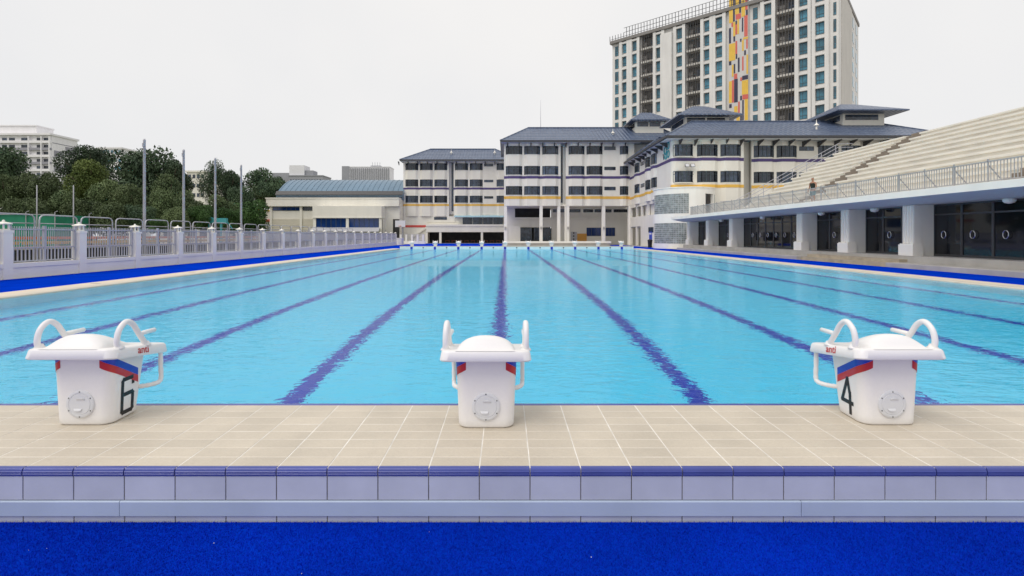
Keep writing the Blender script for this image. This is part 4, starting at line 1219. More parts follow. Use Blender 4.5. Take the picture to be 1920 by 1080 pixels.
fc2.band('purple_band', PURPLE, 9.78, 10.12); fc2.band('yellow_band', YELLOW, 6.78, 7.12)
fc2.small(cx_(1307)*k2, cx_(1410)*k2, 11.05, 11.55, FRAME, GLASS_D); fc2.small(cx_(1307)*k2, cx_(1410)*k2, 8.1, 8.6, FRAME, GLASS_D)
q = MB(); q.box(cx_(895), cx_(970)*k2, CY+1.6, CY+1.9, 0, 12.3); q.build('recess_wall', CREAM, Cc)
q = MB(); q.box(CX+0.4, 49, CY+1.95, CY+12, 0, 12.3); q.box(CX+0.4, CX+3.0, CY+12, 75, 5.9, 12.3); q.build('core', OFFWHITE, Cc)
# side front, facing the pool
MS = lambda u, v, z: (CX-v, u, z)            # u = distance from the camera along the side
class SideFacade(Facade): pass
sbays = [(61.6,63.6), (64.3,66.3), (69.6,71.8)]
fs = SideFacade(Cc, MS, CY+0.45, 75.0, sbays, depth=0.3)
SROWS = CROWS
fs.walls(OFFWHITE, [(5.87,7.36),(8.64,10.28),(11.62,12.35)], SROWS); fs.windows(SROWS, FRAME, GLASS_D, (1,2,1))
fs.band('purple_band', PURPLE, 9.78, 10.12); fs.band('yellow_band', YELLOW, 6.78, 7.12, [(61.2, 75.0)])
for z0, z1 in ((11.0,11.5),(8.0,8.5)): fs.small(67.1, 68.9, z0, z1, FRAME, GLASS_D)
# rounded corner between front and side
cr_ = MB(); P = [(CX+0.45-0.45*math.cos(R(90*k/6)), CY+0.45-0.45*math.sin(R(90*k/6))) for k in range(7)]
cr_.prism([*P, (CX+0.45, CY+0.45)][::-1], 5.9, 12.35); cr_.build('corner', OFFWHITE, Cc)
for nm_, m_, z0, z1 in (('purple_band', PURPLE, 9.78, 10.12), ('yellow_band', YELLOW, 6.78, 7.12)):
    b_ = MB(); P2 = [(CX+0.45-0.475*math.cos(R(90*k/6)), CY+0.45-0.475*math.sin(R(90*k/6))) for k in range(7)]
    b_.prism([*P2, (CX+0.46, CY+0.46)][::-1], z0, z1); b_.build(nm_, m_, Cc)
# lower storeys of the side
q = MB(); q.box(CX, CX+0.3, CY+0.45, 62.0, 0, 5.87); q.box(CX, CX+0.3, 62.0, 75.0, 2.7, 4.1); q.box(CX+0.02, CX+0.3, 62, 75, 5.5, 5.87)
for y in (62.0, 65.5, 68.6, 71.2, 74.6): q.box(CX+0.01, CX+0.29, y, y+0.4, 4.1, 5.5); q.box(CX+0.01, CX+0.29, y, y+0.5, 0, 2.7)
q.box(CX, CX+0.3, 62.5, 68.6, 0, 2.7)
q.build('lower_wall', OFFWHITE, Cc)
q = MB(); q.box(CX+2.0, CX+2.2, 62, 75, 0, 5.8); q.build('corridor_wall', CREAM, Cc)
q = MB(); q.box(CX+0.25, CX+2.0, 62, 75, 2.6, 2.9); q.build('corridor_slab', SOFFIT, Cc)
for (y0, y1, z0, z1) in ((58.6,59.0,1.6,2.3),(63.0,65.2,1.8,2.5)): fs.small(y0, y1, z0, z1, FRAME, GLASS_D, 2)
# roof of C: main body and the side arm
hip_roof(Cc, CX-1.05, 50.0, CY-1.1, CY+13.5, 12.42, 15.6, 5.5, 5.0)
hip_roof(Cc, CX-1.0, CX+8, CY+9, 75.6, 12.38, 15.2, 3.9, 3.9, name='side_roof')
q = MB(); q.box(CX-0.9, 49.8, CY-1.0, CY, 12.10, 12.15); q.box(CX-0.9, CX, CY+0.003, 75, 12.10, 12.15); q.build('eave_soffit', SOFFIT, Cc)
brackets(Cc, MC, [cx_(440+110*k) for k in range(5)], 12.1, 0.9); brackets(Cc, MC2, [cx_(1000+110*k)*k2 for k in range(10)], 12.1, 1.5)
brackets(Cc, MS, [57.5+1.9*k for k in range(9)], 12.1, 0.9)
vent_pipe(Cc, cx_(1400)*1.05, CY+2.0, 13.9)
def turret(x0, x1, y0, y1, zb, ze, za, over, nwin):
    q = MB(); q.box(x0, x1, y0, y1, zb, ze-0.05); t_ = q.build('turret', CREAM, Cc)
    xm, ym = (x0+x1)/2, (y0+y1)/2
    q = MB(); a_ = [(x0-over,y0-over,ze-0.25),(x1+over,y0-over,ze-0.25),(x1+over,y1+over,ze-0.25),(x0-over,y1+over,ze-0.25)]
    ap = [(xm-0.8,ym,za),(xm+0.8,ym,za)]
    q.add(a_+ap+[(x,y,z-0.15) for x,y,z in a_], [(0,1,5,4),(1,2,5),(2,3,4,5),(3,0,4),(9,8,7,6),(0,6,7,1),(1,7,8,2),(2,8,9,3),(3,9,6,0)]); q.build('turret_roof', ROOF, t_)
    w_ = (x1-x0-0.6)/nwin
    for k in range(nwin):
        q = MB(); q.box(x0+0.3+k*w_, x0+0.3+(k+0.9)*w_, y0-0.03, y0+0.02, ze-1.15, ze-0.5); q.build('louvre', GLASS_D, t_)
    q = MB(); q.box(x0-0.03, x0+0.02, y0+0.5, y1-0.5, ze-1.15, ze-0.5); q.build('louvre', GLASS_D, t_)
turret(20.2, 24.6, 78, 82, 15.5, 19.6, 21.1, 1.0, 2)
turret(22.9, 28.6, 64, 69.5, 12.5, 17.0, 18.7, 1.2, 2)
turret(40.6, 45.6, 60.2, 66, 12.5, 16.5, 18.0, 1.7, 1)
# curved glass-block bay
BCX, BCY, BR = 19.75, 55.6, 3.25
def arc_wall(r, a0, a1, z0, z1, t, n=20):
    q = MB(); P = []
    for k in range(n+1):
        a_ = R(a0+(a1-a0)*k/n); c_, s_ = math.cos(a_), math.sin(a_)
        P += [(BCX+r*c_,BCY+r*s_,z0),(BCX+r*c_,BCY+r*s_,z1),(BCX+(r-t)*c_,BCY+(r-t)*s_,z1),(BCX+(r-t)*c_,BCY+(r-t)*s_,z0)]
    F = [(4*k+j, 4*k+(j+1)%4, 4*k+4+(j+1)%4, 4*k+4+j) for k in range(n) for j in range(4)] + [(3,2,1,0),(4*n,4*n+1,4*n+2,4*n+3)]
    return q.add(P, F)
for z0, z1 in ((0,0.55),(2.75,3.75),(5.85,6.45)): arc_wall(BR, 170, 375, z0, z1, 0.3).build('bay_wall', WHITE, Cc)
arc_wall(BR+0.06, 170, 375, 6.451, 6.55, 0.5).build('bay_cornice', WHITE, Cc)
q = MB(); q.prism([(BCX+(BR-0.1)*math.cos(R(170+205*k/20)), BCY+(BR-0.1)*math.sin(R(170+205*k/20))) for k in range(21)], 6.2, 6.4); q.build('bay_roof', WHITE, Cc)
for (a0, a1, z0, z1) in ((260,293,3.75,5.85),(318,326,3.75,5.85),(345,375,3.75,5.85),(256,375,0.55,2.75)): arc_wall(BR-0.01, a0, a1, z0, z1, 0.28).build('bay_pier', WHITE, Cc)
def glass_blocks(a0, a1, z0, z1, na, nzb):
    back = arc_wall(BR-0.06, a0, a1, z0, z1, 0.12).build('block_joint_wall', FARLIGHT, Cc)
    da, dz = (a1-a0)/na, (z1-z0)/nzb
    c0 = R(270); wdt = 2*(BR-0.02)*math.sin(R(da/2))*0.86
    m_ = chamfer_tile('glass_block', wdt, dz*0.86, 0.06, 0.012, GBLOCK)
    for i in range(na):
        a_ = R(a0+(i+0.5)*da)
        for j in range(nzb):
            o = place(m_, 'glass_block', back, (BCX+(BR-0.065)*math.cos(a_), BCY+(BR-0.065)*math.sin(a_), z0+(j+0.5)*dz))
            o.rotation_euler = (R(90), 0, a_+R(90))
glass_blocks(180, 260, 3.75, 5.85, 17, 10)
glass_blocks(180, 256, 0.55, 2.75, 16, 10)
glass_blocks(326, 345, 3.75, 5.85, 4, 10)
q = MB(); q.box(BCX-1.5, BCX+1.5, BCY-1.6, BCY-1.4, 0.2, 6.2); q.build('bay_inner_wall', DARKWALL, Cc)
# emblem of rings on the side wall near the corner
for (y, z, r_) in ((58.2,11.3,0.42),(57.2,11.75,0.42),(58.4,10.75,0.0),(58.0,10.65,0.34),(57.15,10.75,0.38)):
    if r_ == 0: continue
    q = MB(); q.tube([(CX-0.05, y+r_*math.cos(R(30*k)), z+r_*math.sin(R(30*k))) for k in range(12)], 0.075, 6, closed=True); q.build('emblem_ring', TEAL, Cc)
q = MB(); q.tube([(CX-0.05,59.0,11.0),(CX-0.05,58.75,10.35),(CX-0.05,58.45,10.75)], 0.05, 6); q.tube([(CX-0.05,57.75,12.0),(CX-0.05,57.65,11.3)], 0.05, 6); q.build('emblem_stroke', FRAME, Cc)
# fittings on the wing
for u in (485, 525):
    t = thing('floodlight', 'dark floodlight on the wing wall under the purple band, %s of the pair' % ('left' if u == 485 else 'right'), 'floodlight', (cx_(u), CY-0.3, 9.2), 'floodlights on the wing')
    q = MB(); q.add([(-0.25,-0.25,-0.15),(0.25,-0.25,-0.15),(0.25,-0.12,0.22),(-0.25,-0.12,0.22),(-0.18,0.05,-0.12),(0.18,0.05,-0.12),(0.18,0.1,0.15),(-0.18,0.1,0.15)],[(0,1,2,3),(7,6,5,4),(0,4,5,1),(1,5,6,2),(2,6,7,3),(3,7,4,0)]); q.build('housing', DARKMETAL, t, local=True)
    q = MB(); q.add([(-0.2,-0.258,-0.11),(0.2,-0.258,-0.11),(0.2,-0.142,0.19),(-0.2,-0.142,0.19)],[(0,1,2,3)]); q.build('lens', FARLIGHT, t, local=True)
    q = MB(); q.tube([(0,0.08,0),(0,0.32,0)], 0.04, 6); q.build('arm', DARKMETAL, t, local=True)
t = thing('notice_board', 'small blue notice board on the side wall by the glass-block bay', 'sign', (CX-0.03, 64.2, 1.0))
q = MB(); q.box(CX-0.05, CX-0.004, 63.6, 64.8, 0.7, 1.9); q.build('board', SBLUE, t)
q = MB(); q.box(CX-0.06, CX-0.05, 63.7, 64.7, 1.55, 1.75); q.build('heading_strip', FARLIGHT, t)
t = thing('waste_bin', 'black waste bin standing at the foot of the glass-block bay', 'bin', (17.0, 59.0, 0))
q = MB(); q.lathe([(0.22,0),(0.27,0.75),(0.29,0.76),(0.29,0.80)], (17.0,59.0), 14); q.build('bin_body', BLACK, t)
q = MB(); q.lathe([(0.30,0.80),(0.28,0.9),(0.1,0.97)], (17.0,59.0), 14); q.build('lid', BLACK, t)

# ------------------------------------------------------------------ hall with the blue vaulted roof
H = thing('sports_hall', 'low cream hall with blue vaulted metal roof left of the school', 'building', (-31, 96, 0))
HY = 90.0
hx = lambda x: (x-949)*HY/936
hz = lambda y: CAM_H+(441.7-y)*HY/936
q = MB(); q.box(-42.5, -19.2, HY, HY+18, 0, hz(387)); q.build('wall', CREAM, H)
q = MB(); q.box(-43.0, -19.2, HY-0.6, HY+18.2, hz(387), hz(373)); q.box(-43.1, -19.2, HY-0.7, HY+18.3, hz(373)-0.001, hz(371)); q.build('parapet', CREAM, H)
vp = []
n = 18
for k in range(n+1):
    t_ = k/n; yy = HY+1.6+15.4*t_
    vp.append((yy, hz(371.5)+0.15+4.1*math.sin(math.pi*(0.06+0.88*t_))))
q = MB()
q.xprism([(HY+1.7, 8.0)] + vp + [(HY+16.9, 8.0)], -42.2, -19.0); rf = q.build('vault_roof', VAULT, H)
for x in np.arange(-41.9, -19.2, 0.95):
    q = MB(); P = []
    for i in range(0, n//2+3):
        y_, z_ = vp[i]; P.append((x, y_-0.02, z_+0.03))
    q.tube(P, 0.03, 4); q.build('seam', VAULT, rf)
q = MB(); q.box(-42.0, -19.1, HY+1.52, HY+1.6, hz(371)+0.02, hz(367.5)); q.build('clerestory', GLASS_D, H)
q = MB(); q.xprism([(HY+1.35, vp[0][1]-0.28), (HY+1.35, vp[0][1]-0.16), (HY+1.95, vp[0][1]+0.55), (HY+2.0, vp[0][1]+0.40)], -42.3, -19.0); q.build('roof_gutter', DARKMETAL, H)
fh = Facade(H, lambda u, v, z: (u, HY-v, z), 0, 1, [])
fh.small(hx(512), hx(563), hz(395), hz(388), FRAME, GLASS_B, 6, 'strip_window', 0.05); fh.small(hx(568), hx(596), hz(395), hz(388), FRAME, GLASS_D, 4, 'strip_window', 0.05)
for (a_, b_) in ((511,563),(567,597)):
    for k in range(8):
        q = MB(); z0 = hz(410)-0.32*k; q.box(hx(a_), hx(b_), HY-0.08, HY-0.004, z0-0.27, z0); q.build('shutter_slat', SHUTTER, H)
for x in (509, 565): q = MB(); q.box(hx(x)-0.2, hx(x)+0.2, HY-0.25, HY-0.004, 0, hz(387)); q.build('pilaster', CREAM, H)
q = MB(); q.box(hx(598), hx(723), HY-3.0, HY-0.004, hz(408), hz(388)); q.box(hx(597), hx(724), HY-3.1, HY-0.004, hz(410), hz(408)-0.001)
for x in (599, 658.5, 718.5): q.box(hx(x), hx(x+5), HY-2.95, HY-2.5, 0, hz(410)-0.001)
q.box(hx(599), hx(723), HY-2.94, HY-0.01, 0, hz(427)); q.box(hx(722), hx(723.5), HY-2.9, HY-0.01, 0, hz(408))
q.build('projecting_bay', CREAM, H)
for (a_, b_) in ((604,658),(664,718)):
    f = MB(); f.box(hx(a_), hx(b_), HY-2.8, HY-2.7, hz(427), hz(410)); w_ = f.build('bay_window', GLASS_B, H)
    for k in range(7):
        xx = hx(a_)+(hx(b_)-hx(a_))*k/6; f = MB(); f.box(xx-0.03, xx+0.03, HY-2.86, HY-2.8, hz(427), hz(410)); f.build('mullion', FRAME, w_)
q = MB(); q.add([(hx(595),HY-4.6,hz(434)),(hx(722),HY-4.6,hz(434)),(hx(720),HY-2.95,hz(427)),(hx(599),HY-2.95,hz(427)),(hx(595),HY-4.6,hz(435)),(hx(722),HY-4.6,hz(435)),(hx(720),HY-2.95,hz(429)),(hx(599),HY-2.95,hz(429))],[(0,1,2,3),(7,6,5,4),(0,4,5,1),(1,5,6,2),(3,2,6,7),(0,3,7,4)]); q.build('lean_to_roof', GREYPAINT, H)
for x in (600, 630, 660, 690, 718): q = MB(); q.box(hx(x), hx(x)+0.1, HY-4.5, HY-4.4, 0, hz(434)); q.build('lean_to_post', GALV, H)
q = MB(); q.box(hx(737), hx(749), HY-0.08, HY-0.004, 0, hz(411)); q.build('dark_doorway', DARKWALL, H)
an = MB(); an.box(-46.2, -42.6, HY+0.5, HY+9, 0, 6.0); an.build('annex_wall', CREAM, H)
for nm_, m_, z0, z1 in (('yellow_trim', YELLOW, 5.8, 6.1), ('red_trim', RED, 3.9, 4.35)):
    q = MB(); q.box(-46.5, -42.55, HY+0.4, HY+9.1, z0, z1); q.build(nm_, m_, H)
t = thing('basketball_hoop', 'grey basketball backboard on a post between hall and school', 'basketball hoop', (-17.6, 84.5, 0))
q = MB(); q.tube([(-17.6,84.9,0),(-17.6,84.9,2.8),(-17.8,84.2,3.1)], 0.09, 8); q.build('post', GALV, t)
q = MB(); q.box(-18.7, -17.0, 84.1, 84.16, 2.85, 3.95); q.build('backboard', FARLIGHT, t)
q = MB(); q.tube([(-17.85+0.23*math.cos(R(30*k)), 83.85+0.23*math.sin(R(30*k)), 3.0) for k in range(12)], 0.03, 5, closed=True); q.build('ring', ORANGE, t)

# ------------------------------------------------------------------ apartment tower
TWR = thing('apartment_tower', 'tall pale apartment tower with teal windows and a yellow mosaic strip', 'building', (45, 105, 0))
P0 = Vector((27.0, 120.0)); dU = Vector((0.7485, -0.663)); nV = Vector((-0.663, -0.7485))
MT = lambda u, v, z: (P0.x+dU.x*u+nV.x*v, P0.y+dU.y*u+nV.y*v, z)
def tu(x):                                  # metres along the front for a bearing
    k_ = (x-949)/936
    return (k_*P0.y-P0.x)/(dU.x-k_*dU.y)
def tz(x, y):
    u = tu(x); return CAM_H+(441.7-y)*(P0.y+dU.y*u)/936
TOPZ, PITCH = 47.75, 3.07
sc4 = 530/1920
wx = lambda u: tu(1130+u*sc4)
COLS = [(80,103,'n'),(135,163,'w'),(203,232,'w'),(365,398,'w'),(503,540,'w'),(690,725,'w'),(770,812,'w'),(1018,1050,'n'),(1100,1145,'w'),(1335,1390,'w'),(1447,1505,'w'),(1565,1585,'n')]
DARK = [(258,345),(567,665),(1180,1305)]
uL, uR = tu(1147), wx(1600)
NR_ = 12
body_segs = [uL] + [x for a_, b_ in DARK for x in (wx(a_), wx(b_))] + [uR]
for a_, b_ in zip(body_segs[0::2], body_segs[1::2]):
    q = MB(MT); q.box(a_, b_, -27 if b_ == uR else -8, -0.35, 0, TOPZ); q.build('wall', TOWERWALL, TWR)
q = MB(MT); q.box(uL+0.2, uR-0.2, -9, -8.01, 0, TOPZ); q.build('rear_wall', TOWERSIDE, TWR)
win_cache = {}
for c_, (a_, b_, kind) in enumerate(COLS):
    u0, u1 = wx(a_), wx(b_)
    w_ = u1-u0
    if kind == 'w':
        for (e0, e1) in ((u0-0.75, u0-0.08), (u1+0.08, u1+0.75)):
            q = MB(MT); q.box(e0, e1, -0.349, 0.28, 0, TOPZ-0.05); q.build('fin', TOWERWALL, TWR)
    for r_ in range(NR_):
        zt = TOPZ-0.65-PITCH*r_; zb = zt-(2.15 if kind == 'w' else 2.3)
        f = MB(MT); g_ = MB(MT); d_ = -0.349
        f.box(u0, u1, d_, d_+0.08, zb, zb+0.07); f.box(u0, u1, d_, d_+0.08, zt-0.07, zt)
        for uu in ((u0, u0+0.07), (u1-0.07, u1), (u0+w_*0.36, u0+w_*0.36+0.06)): f.box(uu[0], uu[1], d_, d_+0.081, zb+0.07, zt-0.07)
        f.box(u0+0.07, u1-0.07, d_, d_+0.079, zb+0.62, zb+0.69)
        if kind == 'n':
            for k in range(4): f.box(u0+0.07, u1-0.07, d_, d_+0.079, zb+1.0+0.28*k, zb+1.09+0.28*k)
        fo = f.build('window', FRAME, TWR)
        g_.box(u0+0.02, u1-0.02, d_-0.01, d_+0.03, zb+0.02, zt-0.02); g_.build('pane', GLASS_T, fo)
        if kind == 'w':
            q = MB(MT); q.box(u0-0.08, u1+0.08, -0.349, 0.22, zt, zt+0.42); q.build('ledge', TOWERWALL, fo)
for (a_, b_) in DARK:
    u0, u1 = wx(a_), wx(b_)
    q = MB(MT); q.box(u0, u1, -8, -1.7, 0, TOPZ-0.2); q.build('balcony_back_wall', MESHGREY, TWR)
    for r_ in range(NR_):
        z0 = TOPZ-0.6-PITCH*(r_+1)+0.35
        q = MB(MT); q.box(u0+0.02, u1-0.02, -1.69, 0.05, z0, z0+0.42); fl_ = q.build('balcony_slab', TOWERSIDE, TWR)
        q = MB(MT); uu = u0+(u1-u0)*0.55; q.box(uu, uu+1.2, -1.69, -1.62, z0+0.5, z0+2.4); q.build('balcony_door', GLASS_D, fl_)
        q = MB(MT); uu = u0+(u1-u0)*0.12; q.box(uu, uu+0.9, -1.2, -0.8, z0+0.45, z0+1.1); q.box(uu, uu+0.9, -1.2, -0.8, z0+1.2, z0+1.85); q.build('air_conditioner', MESHGREY, fl_)
    for k in range(7):
        uu = u0+(u1-u0)*k/6
        q = MB(MT); q.box(uu-0.05, uu+0.05, 0.06, 0.16, 0, TOPZ+0.2); q.build('mesh_post', DARKMETAL, TWR)
# roof screen
q = MB(MT); q.box(uL-0.3, uR-9, -9.2, 0.45, TOPZ, TOPZ+0.7); q.box(uR-9, uR+0.2, -27.3, 0.45, TOPZ, TOPZ+0.7); q.build('parapet', MESHGREY, TWR)
us0 = uL-0.3
for k in range(64):
    uu = us0 + k*(uR+0.2-us0)/63
    q = MB(MT); q.box(uu-0.05, uu+0.05, 0.30, 0.40, TOPZ+0.7, TOPZ+3.0 if k > 5 else TOPZ+1.9); q.build('screen_post', DARKMETAL, TWR)
q = MB(MT)
for dz in (1.0, 1.9, 2.95): q.box(us0+5*(uR+0.2-us0)/63 if dz > 1.5 else us0, uR+0.2, 0.31, 0.37, TOPZ+dz, TOPZ+dz+0.08)
q.build('screen_rail', DARKMETAL, TWR)
# mosaic strip
m0, m1 = tu(1367.5), tu(1404)
q = MB(MT); q.box(m0, m1, -0.349, 0.30, 0, TOPZ+4.5); mo = q.build('mosaic_strip', MGREY, TWR)
MOS = [(38,70,-20,180,'y'),(70,85,-20,175,'n'),(85,118,-20,120,'y'),(118,133,-20,115,'n'),(135,165,-20,155,'y'),(165,184,-20,105,'r'),(90,133,120,165,'r'),(170,186,105,150,'n'),(158,186,150,325,'r'),(37,57,222,352,'n'),(58,72,182,215,'r'),
 (90,103,172,205,'n'),(72,90,180,300,'y'),(90,105,205,290,'r'),(105,120,165,290,'y'),(140,152,163,280,'n'),(75,90,300,345,'n'),(37,92,357,503,'y'),(92,107,345,455,'r'),(127,140,335,360,'n'),(143,158,350,440,'y'),(175,188,350,430,'r'),
 (95,108,455,495,'n'),(160,175,440,480,'n'),(40,62,505,538,'n'),(80,93,535,615,'n'),(112,127,490,610,'n'),(145,158,487,605,'r'),(65,80,540,640,'y'),(178,192,480,640,'y'),(83,110,620,663,'r'),(42,68,675,860,'y'),(68,85,670,860,'r'),(85,115,665,862,'n'),
 (147,193,650,685,'n'),(132,147,660,690,'r'),(145,195,690,808,'y'),(150,197,810,848,'r'),(133,148,815,852,'n'),(47,68,870,903,'n'),(87,115,895,980,'y'),(118,132,860,980,'r'),(150,163,853,1022,'n'),(168,195,850,1025,'y'),(72,85,990,1032,'n'),(105,133,982,1035,'y'),(135,149,980,1022,'n'),(85,104,1036,1075,'n'),(45,66,930,1010,'y'),(150,190,330,347,'y')]
mm_ = {'y': MYEL, 'n': NAVY, 'r': MRED}
for (a_, b_, c0, c1, k) in MOS:
    sh = (c0+c1)/2*0.010                     # the strip leans very slightly in the picture
    ua = m0+(m1-m0)*max(0, min(1, (a_-sh-36)/152)); ub = m0+(m1-m0)*max(0, min(1, (b_-sh-36)/152))
    x_ = 1386
    q = MB(MT); q.box(ua+0.02, ub-0.02, 0.30, 0.335, tz(x_, c1/4.5), tz(x_, c0/4.5)); q.build('mosaic_panel', mm_[k], mo)
# set-back bulge left of the second window group and rear wing at the right
q = MB(MT); q.box(wx(402), wx(478), -0.349, 0.9, 0, TOPZ-1.2); q.build('stair_shaft', TOWERWALL, TWR)
q = MB(MT); q.box(uR+0.003, uR+0.12, -16.5, -3.4, 0, TOPZ-0.003); q.build('end_wall_panel', TOWERSIDE, TWR)
for r_ in range(12):
    for k in range(2):
        q = MB(MT); z0 = TOPZ-2.9-PITCH*r_; v0 = -19.0-4.6*k; q.box(uR-0.02, uR+0.05, v0-1.0, v0+1.0, z0, z0+2.0); q.build('window', GLASS_T, TWR)

# ------------------------------------------------------------------ far buildings
# white apartment block at the far left
HB = thing('apartment_block', 'white slab apartment block above the trees at the left edge', 'building', (-195, 205, 0))
BYY = 200.0
ha = lambda x: (x-949)*BYY/936
hb = lambda y: CAM_H+(441.7-y)*BYY/936
q = MB(); q.box(-235, ha(97), BYY, BYY+12, 0, hb(254)); q.build('wall', HDB, HB)
q = MB(); q.box(-235, ha(99), BYY-1.2, BYY+12.5, hb(254), hb(250.5)); q.build('roof_slab', HDB, HB)
q = MB(); q.box(-235, ha(62), BYY+1.5, BYY+9, hb(250.5), hb(235)); q.build('roof_plant_room', HDB, HB)
q = MB(); q.box(-235, ha(63), BYY+1.2, BYY+9.3, hb(235), hb(233)); q.build('plant_room_roof', HDB, HB)
for r_ in range(9):
    zt = hb(256)-2.82*r_
    q = MB(); q.box(-235, ha(97)+0.05, BYY-0.9, BYY, zt-2.7, zt-1.75); pr = q.build('corridor_parapet', HDB if r_ % 2 == 0 else HDBG, HB)
    for (a_, b_) in ((69,80),(82.5,92),(40,55),(17,28),(4,13)):
        q = MB(); q.box(ha(a_), ha(b_), BYY-0.05, BYY-0.003, zt-1.7, zt-0.5); w_ = q.build('window', GLASS_D, HB)
    for x in (57, 81, 96):
        q = MB(); q.box(ha(x)-0.25, ha(x)+0.15, BYY-0.95, BYY-0.06, zt-2.82, zt); q.build('pier', HDB, HB)
gx_ = ha(97)
for (y0, y1, za, zb) in ((BYY+1.0, BYY+5.5, 281, 292), (BYY+1.0, BYY+5.5, 308, 321), (BYY+6.2, BYY+11, 270, 285)):
    q = MB(); q.box(gx_-0.02, gx_+0.12, y0, y1, hb(zb), hb(za)); q.build('gable_panel', HDBG, HB)
for k in range(5):
    q = MB(); q.box(gx_-0.02, gx_+0.06, BYY+0.3, BYY+11.8, hb(268)-5.7*k, hb(268)-5.7*k+0.3); q.build('gable_groove', HDBG, HB)
def far_block(label, x0, x1, ytop, D, mat, nrow, ncol, gm_=GLASS_D, depth=14):
    t = thing('distant_building', label, 'building', ((x0+x1-1898)/2*D/936, D+5, 0), 'distant buildings')
    X0, X1 = (x0-949)*D/936, (x1-949)*D/936; zt = CAM_H+(441.7-ytop)*D/936
    q = MB(); q.box(X0, X1, D, D+depth, 0, zt); q.build('wall', mat, t)
    q = MB(); q.box(X0-0.3, X1+0.3, D-0.3, D+depth+0.3, zt, zt+0.5); q.build('roof', mat, t)
    return t, X0, X1, zt
t, X0, X1, zt = far_block('far white block just showing between the trees right of the apartment block', 183, 228, 279, 170, HDB, 4, 6)
for r_ in range(3):
    for k in range(6):
        q = MB(); x = X0+0.6+k*1.3; q.box(x, x+0.8, 169.93, 169.997, zt-1.6-2.8*r_, zt-0.5-2.8*r_); q.build('window', GLASS_T, t)
t, X0, X1, zt = far_block('far cream block peeping out between dark trees behind the flagpoles', 350, 384, 323, 150, CREAM, 3, 5)
for r_ in range(3):
    for k in range(4):
        q = MB(); x = X0+0.5+k*1.3; q.box(x, x+0.8, 149.93, 149.997, zt-1.8-2.8*r_, zt-0.7-2.8*r_); q.build('window', GLASS_D, t)
t, X0, X1, zt = far_block('grey stepped industrial building behind the hall', 541, 605, 330, 300, FARGREY, 3, 5)
q = MB(); q.box(X0, X0+9, 301, 310, zt, zt+6.6); q.build('roof_tower', FARLIGHT, t)
q = MB(); q.box(X0+7, X0+14, 302, 309, zt+0.5, zt+3.6); q.build('plant_room', FARGREY, t)
q = MB(); q.box(X0-12, X0, 304, 315, 0, zt+2.4); q.build('rear_wing', FARGREY, t)
for k in range(12):
    q = MB(); x = X0+1+k*1.6; q.box(x, x+0.8, 299.9, 299.997, zt-6.5, zt-2); q.build('window', GLASS_D, t)
t, X0, X1, zt = far_block('distant office tower with vertical grey fins behind the hall', 642, 731, 313.5, 400, FARLIGHT, 1, 1)
q = MB(); q.box(X0-0.3, X0+5.5, 399.5, 414.2, 0, zt+0.8); q.build('stair_core', FARGREY, t)
for k in range(19):
    x = X0+6.4+k*1.68
    q = MB(); q.box(x, x+0.75, 399.3, 399.997, 20, zt-0.8); q.build('window_strip', FARGREY, t)
q = MB(); q.box(X1-16, X1-8, 402, 410, zt+0.5, zt+1.6); q.build('roof_plant', FARGREY, t)
for k in range(4): q = MB(); q.tube([(X1-15+2*k,404,zt+1.6),(X1-15+2*k,404,zt+4.5)], 0.15, 5); q.build('mast', FARGREY, t)

# ------------------------------------------------------------------ trees
def crown_mesh(name, seed, lobes, n, leaf, mat, flat=0.8):
    r = np.random.default_rng(seed)
    C = []
    for k in range(lobes):
        a_ = r.uniform(0, 2*np.pi); rad = r.uniform(0.15, 0.72); z = r.uniform(-0.55, 0.62)
        sc = r.uniform(0.26, 0.46)*(1.15-0.35*abs(z))
        C.append((rad*np.cos(a_)*(1-0.45*max(z,0)), rad*np.sin(a_)*(1-0.45*max(z,0)), z*flat, sc))
    C.append((0,0,0.0,0.55)); C.append((0,0,0.55*flat,0.38))
    C = np.array(C)
    w = C[:,3]**2; w /= w.sum()
    idx = r.choice(len(C), n, p=w)
    d = r.normal(size=(n,3)); d /= np.linalg.norm(d, axis=1)[:,None]
    rr = 1 - 0.35*r.random(n)**2.2 + 0.06*r.normal(size=n)
    P = C[idx,:3] + d*(C[idx,3]*rr)[:,None]*np.array([1,1,0.82])
    nrm = d + 0.75*r.normal(size=(n,3)); nrm /= np.linalg.norm(nrm, axis=1)[:,None]
    t1 = np.cross(nrm, r.normal(size=(n,3))); t1 /= np.linalg.norm(t1, axis=1)[:,None]
    t2 = np.cross(nrm, t1)
    s = leaf*(0.6+0.8*r.random(n))[:,None]
    V = np.stack([P-t1*s-t2*s*0.25, P+t1*s*0.2-t2*s*0.7, P+t1*s+t2*s*0.25, P-t1*s*0.2+t2*s*0.7], 1)
    return np_mesh(name, V, 4, mat)
TREES_EXTRA = [('low dark tree closing the gap right of the apartment block', 150, 342, 38, 78, 'dark', 1.7), ('low dark tree behind the olive trees at the netting', 105, 350, 40, 76, 'dark', 1.6)]
KINDS = {'dark': [crown_mesh('crown', 11+k, 17, 14400, 0.031, LEAF_DARK) for k in range(3)],
         'olive': [crown_mesh('crown', 31+k, 15, 12800, 0.033, LEAF_MID) for k in range(3)],
         'yellow': [crown_mesh('crown', 51, 15, 14400, 0.030, LEAF_YEL)],
         'bright': [crown_mesh('crown', 61, 13, 12800, 0.033, LEAF_BRIGHT)],
         'pine': [crown_mesh('crown', 71, 22, 8000, 0.027, LEAF_DARK, 1.0)]}
